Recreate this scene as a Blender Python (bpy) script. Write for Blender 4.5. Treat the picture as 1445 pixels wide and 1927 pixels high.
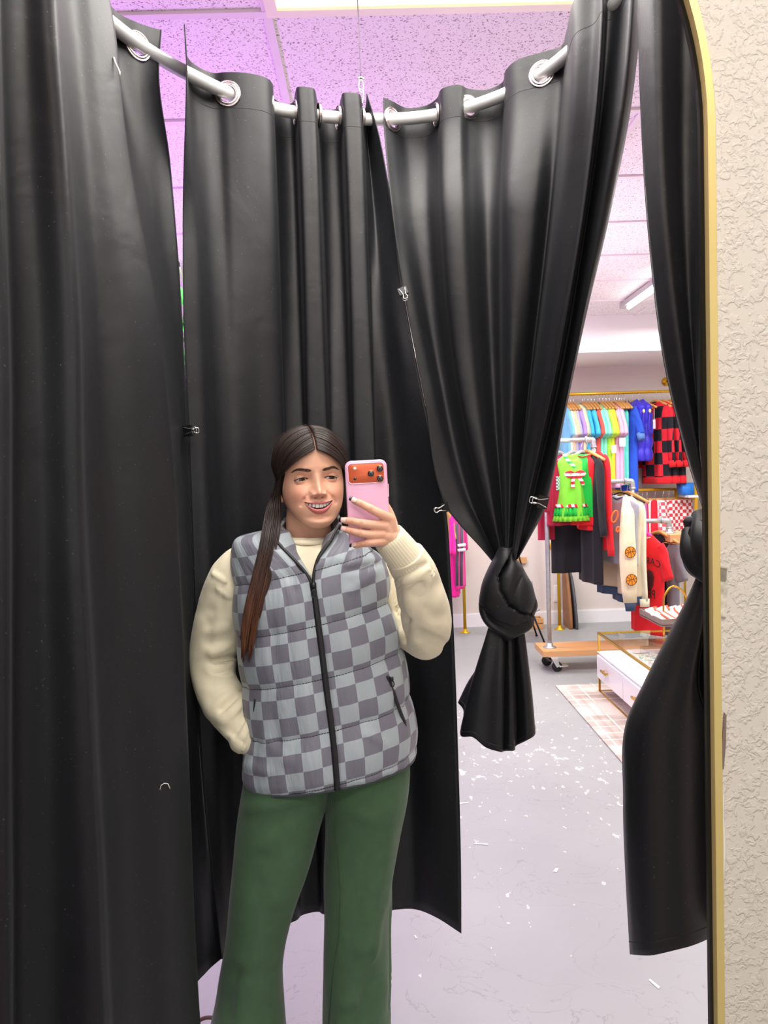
import bpy, bmesh, math, random
from mathutils import Vector, Matrix, noise
random.seed(7)
for o in list(bpy.data.objects): bpy.data.objects.remove(o, do_unlink=True)
SC = bpy.context.scene
C = SC.collection
PI = math.pi

# ---------------------------------------------------------------- camera
F = 1447.0; CX, CY = 722.5, 963.5
HC = 1.5                                            # height of the lens above the floor
ey = Vector((-25.5, 73.5, -F)).normalized()         # the mirror's normal as the camera sees it
rl = -0.033
ez = Vector((rl, 1.0, (rl*-25.5+73.5)/F)).normalized()
ex = ey.cross(ez).normalized(); ez = ex.cross(ey).normalized()
W2C = Matrix((ex, ey, ez)).transposed()             # world -> camera axes (columns are the world axes)
C2W = W2C.transposed()
cam_d = bpy.data.cameras.new('camera'); cam = bpy.data.objects.new('camera', cam_d); C.objects.link(cam)
cam.matrix_world = Matrix.Translation((0, 0, HC)) @ C2W.to_4x4()
cam_d.sensor_fit = 'HORIZONTAL'; cam_d.sensor_width = 36.0; cam_d.lens = F/1445*36.0
cam_d.clip_start = 0.02; cam_d.clip_end = 60
SC.camera = cam

# ---------------------------------------------------------------- light and exposure
SC.view_settings.view_transform = 'Standard'; SC.view_settings.look = 'None'
SC.view_settings.gamma = 1.0; SC.view_settings.exposure = 0.0
SC.view_settings.use_curve_mapping = False
w = bpy.data.worlds.new('world'); SC.world = w; w.use_nodes = True
w.node_tree.nodes['Background'].inputs[0].default_value = (1.0, 0.98, 0.97, 1)
w.node_tree.nodes['Background'].inputs[1].default_value = 0.6
def area(name, loc, sx, sy, power, col=(1, .97, .92), rot=(0, 0, 0)):
    l = bpy.data.lights.new(name, 'AREA'); l.shape = 'RECTANGLE'; l.size = sx; l.size_y = sy
    l.energy = power; l.color = col
    o = bpy.data.objects.new(name, l); C.objects.link(o); o.location = loc; o.rotation_euler = rot
    return o
CEIL = 2.72
area('booth_light', (0.35, 1.70, CEIL-.03), 1.16, .52, 26)
area('booth_light', (0.10, 1.02, CEIL-.03), 1.1, .45, 18)  # extra unseen lamp, added to light the person's face from the front
area('dressing_light', (0.35, -0.25, CEIL-.03), 1.16, .52, 31)
area('added_front_fill', (0.1, -4.3, 1.75), 3.2, 2.2, 56, (1, .98, .96), (PI/2, 0, 0))  # made-up fill from behind the camera, added to light the person frontally
area('shop_light', (1.3, 3.6, CEIL-.03), 1.16, .52, 40)
area('shop_light', (3.6, 3.6, CEIL-.03), 1.16, .52, 40)
area('shop_light', (-1.2, 4.2, CEIL-.03), 1.16, .52, 30)
area('shop_light', (0.6, 5.8, CEIL-.03), 1.16, .52, 50)
area('tube_glow', (2.42, 5.35, CEIL-.10), .1, 1.2, 40, (1, 1, 1))
area('purple_glow', (-1.9, 3.3, 1.2), .9, .9, 84, (.66, .18, 1.0), (PI, 0, 0))
area('purple_wash', (-1.9, 2.9, 1.9), .5, .5, 8, (.62, .2, 1.0), (0, math.radians(-40), 0))
area('added_ceiling_fill', (0.9, 4.2, 1.2), 1.2, 1.2, 27, (1, .72, .86), (PI, 0, 0))  # invented upward lamp behind the curtains, added to brighten the ceiling

# ---------------------------------------------------------------- helpers
def ray(px, py):
    return C2W @ Vector(((px-CX)/F, -(py-CY)/F, -1.0))
def P(px, py, Y):
    d = ray(px, py); return Vector((0, 0, HC)) + d*(Y/d.y)
def PH(px, py, z):
    d = ray(px, py); return Vector((0, 0, HC)) + d*((z-HC)/d.z)
def PZ(px, Y, z):
    a, b = W2C[0], W2C[2]; k = (px-CX)/F
    r = Vector((0, Y, z-HC))
    return Vector((-(a.dot(r)+k*b.dot(r))/(a.x+k*b.x), Y, z))
def proj(p):
    c = W2C @ (Vector(p)-Vector((0, 0, HC))); return CX-F*c.x/c.z, CY+F*c.y/c.z
def lerp(a, b, t): return a+(b-a)*t
def sstep(a, b, x):
    t = min(1, max(0, (x-a)/(b-a))) if a != b else float(x > a); return t*t*(3-2*t)
def keys(ks, t):
    """piecewise smooth (monotone Catmull-Rom) interpolation of [(t, v), ...]"""
    n = len(ks)
    if t <= ks[0][0]: return ks[0][1]
    if t >= ks[-1][0]: return ks[-1][1]
    for i in range(n-1):
        if t <= ks[i+1][0]: break
    t0, v0 = ks[i]; t1, v1 = ks[i+1]; h = t1-t0
    m = (v1-v0)/h
    ma = (v0-ks[i-1][1])/(t0-ks[i-1][0]) if i > 0 else m
    mb = (ks[i+2][1]-v1)/(ks[i+2][0]-t1) if i < n-2 else m
    d0 = (ma+m)/2 if i > 0 else m; d1 = (mb+m)/2 if i < n-2 else m
    if i > 0 and ma*m <= 0: d0 = 0
    if i < n-2 and mb*m <= 0: d1 = 0
    s = (t-t0)/h; s2 = s*s; s3 = s2*s
    return (2*s3-3*s2+1)*v0+(s3-2*s2+s)*h*d0+(-2*s3+3*s2)*v1+(s3-s2)*h*d1
def crom(pts, t):
    """Catmull-Rom through pts, t in 0..len-1"""
    n = len(pts); i = min(n-2, max(0, int(t))); s = t-i
    p1, p2 = pts[i], pts[i+1]; p0 = pts[i-1] if i > 0 else p1*2-p2; p3 = pts[i+2] if i < n-2 else p2*2-p1
    return 0.5*((2*p1)+(p2-p0)*s+(2*p0-5*p1+4*p2-p3)*s*s+(3*p1-p0-3*p2+p3)*s*s*s)
def curve(pts, n):
    pts = [Vector(p) for p in pts]; m = len(pts)-1
    return [crom(pts, m*i/n) for i in range(n+1)]
def g2(x, z, cx, cz, sx, sz): return math.exp(-((x-cx)/sx)**2/2-((z-cz)/sz)**2/2)

def obj(name, bm, mat=None, parent=None, smooth=True):
    me = bpy.data.meshes.new(name)
    bmesh.ops.recalc_face_normals(bm, faces=bm.faces) if not getattr(bm, 'keepn', False) else None
    bm.to_mesh(me); bm.free()
    for m in (mat if isinstance(mat, (list, tuple)) else [mat]):
        if m: me.materials.append(m)
    for p in me.polygons: p.use_smooth = smooth
    o = bpy.data.objects.new(name, me); C.objects.link(o)
    if parent: o.parent = parent
    return o
def tag(o, label=None, cat=None, group=None, kind=None):
    if label: o['label'] = label
    if cat: o['category'] = cat
    if group: o['group'] = group
    if kind: o['kind'] = kind
    return o
def thing(name, label, cat, group=None, loc=(0, 0, 0)):
    o = bpy.data.objects.new(name, None); C.objects.link(o); o.location = loc
    return tag(o, label, cat, group)
def struct(name, bm, mat, smooth=False, label=None):
    o = obj(name, bm, mat, None, smooth); o['kind'] = 'structure'
    if label: o['label'] = label
    return o
def copy_tree(o, parent=None):
    c = o.copy(); C.objects.link(c)
    if parent: c.parent = parent
    for ch in list(o.children): copy_tree(ch, c)
    return c
def box(bm, lo, hi, mi=0):
    x0, y0, z0 = lo; x1, y1, z1 = hi
    v = [bm.verts.new(p) for p in ((x0, y0, z0), (x1, y0, z0), (x1, y1, z0), (x0, y1, z0), (x0, y0, z1), (x1, y0, z1), (x1, y1, z1), (x0, y1, z1))]
    for f in ((0, 3, 2, 1), (4, 5, 6, 7), (0, 1, 5, 4), (1, 2, 6, 5), (2, 3, 7, 6), (3, 0, 4, 7)):
        bm.faces.new([v[i] for i in f]).material_index = mi
    return v
def bbox(lo, hi, bev=0.0, seg=2):
    bm = bmesh.new(); box(bm, lo, hi)
    if bev: bmesh.ops.bevel(bm, geom=bm.edges[:], offset=bev, segments=seg, affect='EDGES', profile=.6)
    return bm
def frame_at(t, up=Vector((0, 0, 1))):
    t = t.normalized(); s = t.cross(up)
    if s.length < 1e-4: s = t.cross(Vector((0, 1, 0)))
    s.normalize(); return s, s.cross(t).normalized()
def tube(bm, pts, r, n=10, closed=False, caps=True, mi=0):
    """tube along pts; r a number or a list"""
    pts = [Vector(p) for p in pts]; m = len(pts); rings = []; s = None
    for i, p in enumerate(pts):
        if closed: t = pts[(i+1) % m]-pts[i-1]
        else: t = pts[min(m-1, i+1)]-pts[max(0, i-1)]
        t.normalize()
        if s is None: s, u = frame_at(t)
        else:
            s = (s-t*s.dot(t)); s = s.normalized() if s.length > 1e-5 else frame_at(t)[0]; u = s.cross(t)
        rr = r[i] if isinstance(r, (list, tuple)) else r
        rings.append([bm.verts.new(p+(s*math.cos(2*PI*k/n)+u*math.sin(2*PI*k/n))*rr) for k in range(n)])
    for i in range(m if closed else m-1):
        a, b = rings[i], rings[(i+1) % m]
        for k in range(n):
            f = bm.faces.new((a[k], a[(k+1) % n], b[(k+1) % n], b[k])); f.material_index = mi
    if caps and not closed:
        bm.faces.new(rings[0][::-1]).material_index = mi; bm.faces.new(rings[-1]).material_index = mi
def ring_loft(bm, rings, caps=True, mi=0):
    """closed rings (lists of points) of one length"""
    R = [[bm.verts.new(p) for p in r] for r in rings]; n = len(R[0])
    for a, b in zip(R, R[1:]):
        for k in range(n): bm.faces.new((a[k], a[(k+1) % n], b[(k+1) % n], b[k])).material_index = mi
    if caps:
        for r in (R[0][::-1], R[-1]):
            c = sum((v.co for v in r), Vector())/n; cv = bm.verts.new(c)
            for k in range(n): bm.faces.new((r[k], r[(k+1) % n], cv)).material_index = mi
    return R
def lathe(bm, prof, c, ax=Vector((0, 0, 1)), n=20, mi=0):
    s, u = frame_at(ax, Vector((0, 1, 0)) if abs(ax.z) > .9 else Vector((0, 0, 1))); ax = ax.normalized(); c = Vector(c)
    ring_loft(bm, [[c+ax*h+(s*math.cos(2*PI*k/n)+u*math.sin(2*PI*k/n))*max(r, 1e-4) for k in range(n)] for r, h in prof], mi=mi)
def prism(bm, poly, d, mi=0):
    """flat outline (3-D points) given thickness d (vector)"""
    a = [bm.verts.new(p) for p in poly]; b = [bm.verts.new(Vector(p)+d) for p in poly]; n = len(a)
    bm.faces.new(a[::-1]).material_index = mi; bm.faces.new(b).material_index = mi
    for i in range(n): bm.faces.new((a[i], a[(i+1) % n], b[(i+1) % n], b[i])).material_index = mi

# ---------------------------------------------------------------- materials
def srgb(r, g, b): return tuple(((c/255)/12.92 if c/255 <= .04045 else ((c/255+.055)/1.055)**2.4) for c in (r, g, b))+(1,)
MATS = {}
def mat(name, col, rough=.6, metal=0, bump=None, var=None, sheen=0, coat=0, spec=.5, emit=0, attr=None, trans=0):
    """bump=(scale, strength, distance); var=(scale, amount): mottling of the base colour"""
    if name in MATS: return MATS[name]
    m = bpy.data.materials.new(name); m.use_nodes = True; nt = m.node_tree; N = nt.nodes; L = nt.links
    b = N['Principled BSDF']; b.inputs['Base Color'].default_value = col; b.inputs['Roughness'].default_value = rough
    b.inputs['Metallic'].default_value = metal; b.inputs['Specular IOR Level'].default_value = spec
    b.inputs['Sheen Weight'].default_value = sheen; b.inputs['Sheen Roughness'].default_value = .4
    b.inputs['Coat Weight'].default_value = coat; b.inputs['Transmission Weight'].default_value = trans
    if emit: b.inputs['Emission Color'].default_value = col; b.inputs['Emission Strength'].default_value = emit
    tc = N.new('ShaderNodeTexCoord')
    src = None
    if attr:
        a = N.new('ShaderNodeAttribute'); a.attribute_name = attr; src = a.outputs['Color']
    if var:
        nz = N.new('ShaderNodeTexNoise'); nz.inputs['Scale'].default_value = var[0]; nz.inputs['Detail'].default_value = 6
        L.new(tc.outputs['Object'], nz.inputs['Vector'])
        mp = N.new('ShaderNodeMapRange'); mp.inputs[3].default_value = 1-var[1]; mp.inputs[4].default_value = 1+var[1]
        mp.inputs[1].default_value = .3; mp.inputs[2].default_value = .7
        L.new(nz.outputs[0], mp.inputs[0])
        mx = N.new('ShaderNodeVectorMath'); mx.operation = 'SCALE'
        if src: L.new(src, mx.inputs[0])
        else: mx.inputs[0].default_value = col[:3]
        L.new(mp.outputs[0], mx.inputs['Scale']); src = mx.outputs[0]
    if src: L.new(src, b.inputs['Base Color'])
    if bump:
        nb = N.new('ShaderNodeTexNoise'); nb.inputs['Scale'].default_value = bump[0]; nb.inputs['Detail'].default_value = 5
        L.new(tc.outputs['Object'], nb.inputs['Vector'])
        bp = N.new('ShaderNodeBump'); bp.inputs['Strength'].default_value = bump[1]; bp.inputs['Distance'].default_value = bump[2]
        L.new(nb.outputs[0], bp.inputs['Height']); L.new(bp.outputs[0], b.inputs['Normal'])
    MATS[name] = m; return m
def nodes(m): return m.node_tree.nodes, m.node_tree.links, m.node_tree.nodes['Principled BSDF']
def mth(N, L, op, a, b=None, c=None):
    n = N.new('ShaderNodeMath'); n.operation = op
    for i, v in enumerate((a, b, c)):
        if v is None: continue
        if isinstance(v, (int, float)): n.inputs[i].default_value = v
        else: L.new(v, n.inputs[i])
    return n.outputs[0]
def mixc(N, L, fac, a, b):
    n = N.new('ShaderNodeMix'); n.data_type = 'RGBA'
    if isinstance(fac, (int, float)): n.inputs[0].default_value = fac
    else: L.new(fac, n.inputs[0])
    for i, v in ((6, a), (7, b)):
        if isinstance(v, tuple): n.inputs[i].default_value = v
        else: L.new(v, n.inputs[i])
    return n.outputs[2]
M_gold = mat('gold_metal', srgb(214, 170, 70), .28, 1, var=(9, .08))
M_goldpaint = mat('gold_paint', srgb(225, 180, 40), .32, .55)
M_galv = mat('galvanised_pipe', srgb(190, 194, 198), .38, .7, var=(30, .12))
M_silver = mat('brushed_silver', srgb(205, 206, 205), .32, .35)
M_chrome = mat('chrome', srgb(225, 225, 225), .15, 1)
M_blackmetal = mat('black_metal', srgb(18, 18, 20), .4, .2)
M_wood = mat('hanger_wood', srgb(205, 150, 85), .45, var=(25, .15))
# ================================================================ the setting
YB = 7.28                                            # back wall
YM = 0.73                                            # the wall that carries the mirror
XL, XR = -4.2, 5.2
# floor: grey painted concrete with flaked white patches
mf = mat('painted_concrete', srgb(176, 178, 178), .42, spec=.4)
N, L, B = nodes(mf)
tc = N.new('ShaderNodeTexCoord'); sep = N.new('ShaderNodeSeparateXYZ'); L.new(tc.outputs['Object'], sep.inputs[0])
mp = N.new('ShaderNodeMapping'); mp.inputs['Scale'].default_value = (1, .55, 1); L.new(tc.outputs['Object'], mp.inputs[0])
n1 = N.new('ShaderNodeTexNoise'); n1.inputs['Scale'].default_value = 26; n1.inputs['Detail'].default_value = 5; n1.inputs['Roughness'].default_value = .62; L.new(mp.outputs[0], n1.inputs['Vector'])
n2 = N.new('ShaderNodeTexNoise'); n2.inputs['Scale'].default_value = 2.2; n2.inputs['Detail'].default_value = 3; L.new(tc.outputs['Object'], n2.inputs['Vector'])
yb_ = mth(N, L, 'ABSOLUTE', mth(N, L, 'SUBTRACT', sep.outputs[1], 3.9))
band = mth(N, L, 'MULTIPLY', mth(N, L, 'SUBTRACT', 1.25, yb_), .052)             # most worn where people walk
band = mth(N, L, 'MINIMUM', mth(N, L, 'MAXIMUM', band, -.05), .06)
val = mth(N, L, 'ADD', mth(N, L, 'ADD', n1.outputs[0], band), mth(N, L, 'MULTIPLY', mth(N, L, 'SUBTRACT', n2.outputs[0], .5), .16))
fl = N.new('ShaderNodeMapRange'); fl.inputs[1].default_value = .665; fl.inputs[2].default_value = .68; L.new(val, fl.inputs[0])
n3 = N.new('ShaderNodeTexNoise'); n3.inputs['Scale'].default_value = 1.1; n3.inputs['Detail'].default_value = 5; L.new(tc.outputs['Object'], n3.inputs['Vector'])
grey = mixc(N, L, n3.outputs[0], srgb(142, 147, 146), srgb(172, 176, 175))
wv = N.new('ShaderNodeTexNoise'); wv.inputs['Scale'].default_value = 3.2; wv.inputs['Detail'].default_value = 8; wv.inputs['Distortion'].default_value = 1.5; L.new(tc.outputs['Object'], wv.inputs['Vector'])
crk = mth(N, L, 'LESS_THAN', mth(N, L, 'ABSOLUTE', mth(N, L, 'SUBTRACT', wv.outputs[0], .5)), .0028)
grey = mixc(N, L, mth(N, L, 'MULTIPLY', crk, .35), grey, srgb(120, 118, 116))
L.new(mixc(N, L, fl.outputs[0], grey, srgb(232, 230, 214)), B.inputs['Base Color'])
bm = bmesh.new(); box(bm, (XL, -4.5, -.06), (XR, YB+.1, 0)); struct('floor', bm, mf, label='grey painted concrete floor with flaked white patches')

# ceiling: pinkish lit mineral fibre tiles (they are white), 1.22 x 0.61 in a T-bar grid
TX, TY = 1.22, .61; OX = PH(503, 30, CEIL).x; OY = PH(400, 28, CEIL).y
mc = mat('ceiling_tile', srgb(236, 232, 230), .85)
N, L, B = nodes(mc)
tc = N.new('ShaderNodeTexCoord')
v = N.new('ShaderNodeTexVoronoi'); v.inputs['Scale'].default_value = 62; L.new(tc.outputs['Object'], v.inputs['Vector'])
nn = N.new('ShaderNodeTexNoise'); nn.inputs['Scale'].default_value = 170; nn.inputs['Detail'].default_value = 2; nn.inputs['Distortion'].default_value = .8; L.new(tc.outputs['Object'], nn.inputs['Vector'])
dk = N.new('ShaderNodeMapRange'); dk.inputs[1].default_value = .605; dk.inputs[2].default_value = .63; L.new(nn.outputs[0], dk.inputs[0])
L.new(mixc(N, L, dk.outputs[0], srgb(238, 234, 232), srgb(140, 128, 128)), B.inputs['Base Color'])
bp = N.new('ShaderNodeBump'); bp.inputs['Strength'].default_value = .5; bp.inputs['Distance'].default_value = .002; bp.invert = True
L.new(dk.outputs[0], bp.inputs['Height']); L.new(bp.outputs[0], B.inputs['Normal'])
bm = bmesh.new(); box(bm, (XL, -4.5, CEIL+.006), (XR, YB+.1, CEIL+.06)); ceiling = struct('ceiling', bm, mc, label='white speckled ceiling tiles in a T-bar grid')
mb_ = mat('t_bar', srgb(228, 220, 222), .5)
bm = bmesh.new()
k = -8
while OX+k*TX < XR:
    x = OX+k*TX; k += 1
    if x > XL: box(bm, (x-.012, -4.5, CEIL-.002), (x+.012, YB, CEIL+.006))
k = -12
while OY+k*TY < YB:
    y = OY+k*TY; k += 1
    if y > -4.5: box(bm, (XL, y-.012, CEIL-.003), (XR, y+.012, CEIL+.006))
tb = obj('ceiling_grid', bm, mb_, ceiling, False)

# walls
def wallmat(name, col, sc=60, st=.25, d=.002): return mat(name, col, .8, bump=(sc, st, d), var=(1.2, .03))
mw = wallmat('shop_wall_paint', srgb(222, 214, 206))
bm = bmesh.new(); box(bm, (XL, YB, 0), (XR, YB+.1, CEIL)); struct('wall_back', bm, mw)
bm = bmesh.new(); box(bm, (XL-.1, -4.5, 0), (XL, YB, CEIL)); struct('wall_left', bm, mw)
bm = bmesh.new(); box(bm, (XR, -4.5, 0), (XR+.1, YB, CEIL)); struct('wall_right', bm, mw)
bm = bmesh.new()
for lo, hi in (((XL, -4.6, 0), (XR, -4.5, .6)), ((XL, -4.6, 2.55), (XR, -4.5, CEIL)), ((XL, -4.6, .6), (-1.6, -4.5, 2.55)), ((1.8, -4.6, .6), (XR, -4.5, 2.55))): box(bm, lo, hi)
struct('wall_rear', bm, mw)
bm = bmesh.new()
for lo, hi in (((-1.6, -4.56, .6), (-1.55, -4.5, 2.55)), ((1.75, -4.56, .6), (1.8, -4.5, 2.55)), ((-1.55, -4.56, .6), (1.75, -4.5, .65)), ((-1.55, -4.56, 2.5), (1.75, -4.5, 2.55)), ((.08, -4.56, .65), (.12, -4.5, 2.5))): box(bm, lo, hi)
struct('added_window_1', bm, mat('added_window_frame', srgb(240, 240, 240), .5))  # unseen window, invented along with its wall opening to go with the fill lamp
# dropped soffit over the back racks
SY = 6.35; SZ = HC+.93
mso = mat('soffit_paint', srgb(243, 242, 240), .7)
bm = bmesh.new(); box(bm, (XL, SY, SZ), (XR, YB, CEIL+.006)); struct('trim_1', bm, mso, label='white dropped soffit along the back wall')
bm = bmesh.new(); box(bm, (XL, YB-.018, 0), (XR, YB, .115)); box(bm, (XL, YB-.012, .115), (XR, YB, .125))
struct('baseboard_back', bm, mat('baseboard_paint', srgb(240, 240, 240), .45))

# mirror wall: knockdown plaster with an arched opening the size of the mirror
XE = PZ(1351, YM-.010, HC-.35).x; MW = .80; XC_ = XE-MW/2; RA = MW/2
ZT = P(1330, 235, YM-.012).z                     # where the arch springs
def arch(r_, n=48, z0=.02, xc=None):
    xc = XC_ if xc is None else xc
    pts = [(xc+r_, z0)]
    pts += [(xc+r_*math.cos(PI*i/n), ZT+r_*math.sin(PI*i/n)) for i in range(n+1)]
    pts += [(xc-r_, z0)]
    return pts
mk = mat('knockdown_plaster', srgb(220, 208, 196), .75)
N, L, B = nodes(mk)
tc = N.new('ShaderNodeTexCoord')
na = N.new('ShaderNodeTexNoise'); na.inputs['Scale'].default_value = 150; na.inputs['Detail'].default_value = 4; na.inputs['Distortion'].default_value = .8; L.new(tc.outputs['Object'], na.inputs['Vector'])
nb = N.new('ShaderNodeTexNoise'); nb.inputs['Scale'].default_value = 60; nb.inputs['Detail'].default_value = 3; L.new(tc.outputs['Object'], nb.inputs['Vector'])
sm = mth(N, L, 'ADD', mth(N, L, 'MULTIPLY', na.outputs[0], .6), mth(N, L, 'MULTIPLY', nb.outputs[0], .5))
r1 = N.new('ShaderNodeMapRange'); r1.inputs[1].default_value = .5; r1.inputs[2].default_value = .64; r1.interpolation_type = 'SMOOTHSTEP'; L.new(sm, r1.inputs[0])
bp = N.new('ShaderNodeBump'); bp.inputs['Strength'].default_value = .62; bp.inputs['Distance'].default_value = .0013
L.new(r1.outputs[0], bp.inputs['Height']); L.new(bp.outputs[0], B.inputs['Normal'])
bm = bmesh.new()
op = arch(RA, 48, 0.0)
top = CEIL
# strips from the opening outwards, front and back skins, plus the reveal
def P3(x, z, y): return (x, y, z)
n = len(op)
for yy in (YM, YM+.006):
    outer = []
    for (x, z) in op:
        if z < ZT: outer.append((XR if x > XC_ else XL, z))
        else:
            a = math.atan2(z-ZT, x-XC_); c_, s_ = math.cos(a), math.sin(a)
            t = min(abs((XR-XC_)/c_) if c_ > 1e-6 else 1e9, abs((XC_-XL)/c_) if c_ < -1e-6 else 1e9, (top-ZT)/s_ if s_ > 1e-6 else 1e9)
            outer.append((XC_+c_*t, ZT+s_*t))
    A = [bm.verts.new(P3(x, z, yy)) for x, z in op]; Bv = [bm.verts.new(P3(x, z, yy)) for x, z in outer]
    for i in range(n-1): bm.faces.new((A[i], A[i+1], Bv[i+1], Bv[i]))
    for cxx in (XR, XL):                              # the two top corners
        near = [b for b, (x, z) in zip(Bv, outer) if abs(x-cxx) < 1e-3 and z > ZT-.001]
        topv = [b for b, (x, z) in zip(Bv, outer) if abs(z-top) < 1e-3]
        cv = bm.verts.new(P3(cxx, top, yy))
        a = max(near, key=lambda q: q.co.z); b = min(topv, key=lambda q: abs(q.co.x-cxx)); bm.faces.new((a, b, cv))
    if yy == YM: A0 = A
    else:
        for i in range(n-1): bm.faces.new((A0[i], A0[i+1], A[i+1], A[i]))
struct('wall_front', bm, mk, label='cream knockdown plaster wall around the mirror')

# ---------------------------------------------------------------- the arched mirror's frame
mir = thing('wall_mirror', 'tall arched mirror with a thin gold frame on the cream textured wall', 'mirror', loc=(XC_, YM, 0))
def sweep(prof, r0, name, m):
    """prof: (offset outward, y) closed; swept along the arch"""
    pts = arch(r0, 64, .02); bm = bmesh.new(); rings = []
    for i, (x, z) in enumerate(pts):
        if z < ZT-1e-6 or i in (1, len(pts)-2): nx, nz = (1 if x > XC_ else -1), 0
        else: a = math.atan2(z-ZT, x-XC_); nx, nz = math.cos(a), math.sin(a)
        rings.append([Vector((x+nx*o_-XC_, y_-YM, z+nz*o_)) for o_, y_ in prof])
    ring_loft(bm, rings); return obj(name, bm, m, mir, False)
mgf = mat('brushed_gold_frame', srgb(232, 204, 132), .42, .4, bump=(300, .05, .001))
sweep([(-.0035, YM-.0125), (.0035, YM-.0125), (.0042, YM-.0115), (.0042, YM+.0055), (-.0035, YM+.0055)], RA, 'frame', mgf)
sweep([(-.0058, YM-.0015), (-.0035, YM-.0035), (-.0035, YM+.0045), (-.0058, YM+.0045)], RA, 'inner_bezel', mat('dark_bezel', srgb(45, 40, 26), .35, .4))
# torn caulk, old adhesive and a bare fixing plate along the frame
mcw = mat('caulk', srgb(240, 232, 222), .6, var=(60, .05))
bm = bmesh.new()
random.seed(3)
zz = .35
while zz < ZT+.22:
    ln = random.uniform(.05, .22); w_ = random.uniform(.001, .004)
    pts = []
    for i in range(9):
        z = zz+ln*i/8; a = 0
        dx = 0
        if z > ZT: dx = RA-math.sqrt(max(0, RA*RA-(z-ZT)**2))
        pts.append(Vector((XE-dx*1.0+.005+w_*math.sin(PI*i/8)*random.uniform(.7, 1.3), YM-.001, z)))
    tube(bm, pts, [.0012+.0012*math.sin(PI*i/8) for i in range(9)], 6); zz += ln+random.uniform(0, .05)
cb = obj('caulk_bead', bm, mcw); tag(cb, 'ragged strip of cream caulk along the gold frame', 'caulk')
pl = thing('fixing_plate', 'small bare grey fixing plate beside the gold frame', 'plate')
q = [P(1351, 1065, YM-.001), P(1369, 1068, YM-.001), P(1366, 1160, YM-.001), P(1354, 1160, YM-.001)]
bm = bmesh.new(); prism(bm, q, Vector((0, -.0012, 0))); obj('plate', bm, mat('old_plate', srgb(205, 196, 180), .6, var=(160, .3)), pl, False)
q = [P(1353, 1068, YM-.0025), P(1367, 1070, YM-.0025), P(1366, 1092, YM-.0025), P(1354, 1092, YM-.0025)]
bm = bmesh.new(); prism(bm, q, Vector((0, -.0008, 0))); obj('bare_patch', bm, mat('old_plate_dark', srgb(140, 130, 118), .6, var=(160, .3)), pl, False)
q = [P(1362, 1340, YM-.001), P(1366, 1345, YM-.001), P(1365, 1400, YM-.001), P(1361, 1447, YM-.001), P(1357, 1447, YM-.001), P(1358, 1400, YM-.001)]
bm = bmesh.new(); prism(bm, q, Vector((0, -.001, 0)))
tag(obj('plaster_chip', bm, mat('chip_brown', srgb(128, 112, 100), .8), None, False), 'narrow brown gouge in the plaster beside the lower frame', 'chip')

# ---------------------------------------------------------------- ceiling lights
def troffer(x0, y0, label):
    t = thing('ceiling_light', label, 'ceiling light', 'recessed ceiling lights', (x0, y0, CEIL))
    bm = bmesh.new()
    for a, b in (((0, 0), (TX, .03)), ((0, TY-.03), (TX, TY)), ((0, .03), (.03, TY-.03)), ((TX-.03, .03), (TX, TY-.03))):
        box(bm, (a[0], a[1], -.012), (b[0], b[1], .006))
    obj('frame', bm, mat('light_frame', srgb(240, 236, 214), .5), t, False)
    bm = bmesh.new(); box(bm, (.03, .03, -.004), (TX-.03, TY-.03, .004))
    m = mat('light_diffuser', (1, .93, .66, 1), .4, emit=1.15)
    obj('diffuser', bm, m, t, False)
troffer(OX, OY-TY, 'recessed ceiling light above the curtained changing booth')
# linear tube at the back of the shop
t0 = P(1182, 579, 5.4); t0.z = CEIL-.05
a_ = PH(1183, 578, CEIL-.06); b_ = PH(1262, 522, CEIL-.06)
tl = thing('tube_light', 'glowing slim tube light under the far ceiling', 'ceiling light')
bm = bmesh.new(); tube(bm, [a_, b_], .016, 12); obj('tube', bm, mat('tube_glass', (1, 1, 1, 1), .3, emit=9), tl)
bm = bmesh.new()
d_ = (b_-a_).normalized(); s_ = Vector((d_.y, -d_.x, 0))*.022
q = [a_-d_*.16-s_+Vector((0, 0, .02)), b_-s_+Vector((0, 0, .02)), b_+s_+Vector((0, 0, .02)), a_-d_*.16+s_+Vector((0, 0, .02))]
prism(bm, q, Vector((0, 0, .038))); obj('housing', bm, mat('light_housing', srgb(190, 186, 184), .5), tl, False)
# ================================================================ rod and curtains
ZR = HC+.90
RODPX = [(200, 38), (260, 90), (311, 118), (374, 149), (423, 176), (475, 196), (531, 211), (617, 224), (711, 227), (760, 227), (823, 218), (868, 208), (912, 194), (947, 180), (1021, 147), (1067, 117)]
rodw = [PH(a, b, ZR) for a, b in RODPX]
rodw = [Vector((-.585, YM+.05, ZR)), Vector((-.58, 1.05, ZR)), Vector((-.57, 1.35, ZR))]+rodw+[Vector((.555, 1.45, ZR)), Vector((.575, 1.15, ZR)), Vector((.58, YM+.05, ZR))]
for _ in range(2):                                    # take the wobble of reading pixels out of it
    rodw = [rodw[0]]+[(rodw[i-1]+rodw[i]*2+rodw[i+1])/4 for i in range(1, len(rodw)-1)]+[rodw[-1]]
rodc = curve(rodw, 220)
rod = thing('curtain_rod', 'white curved curtain rod running round the changing booth', 'curtain rod', loc=rodc[110])
def at(o, parent):                                    # geometry is written in world space: move it under its thing
    o.parent = parent; o.matrix_parent_inverse = Matrix.Translation(parent.location).inverted(); return o
bm = bmesh.new(); tube(bm, rodc, .0152, 20); at(obj('pipe', bm, M_silver), rod)
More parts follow.
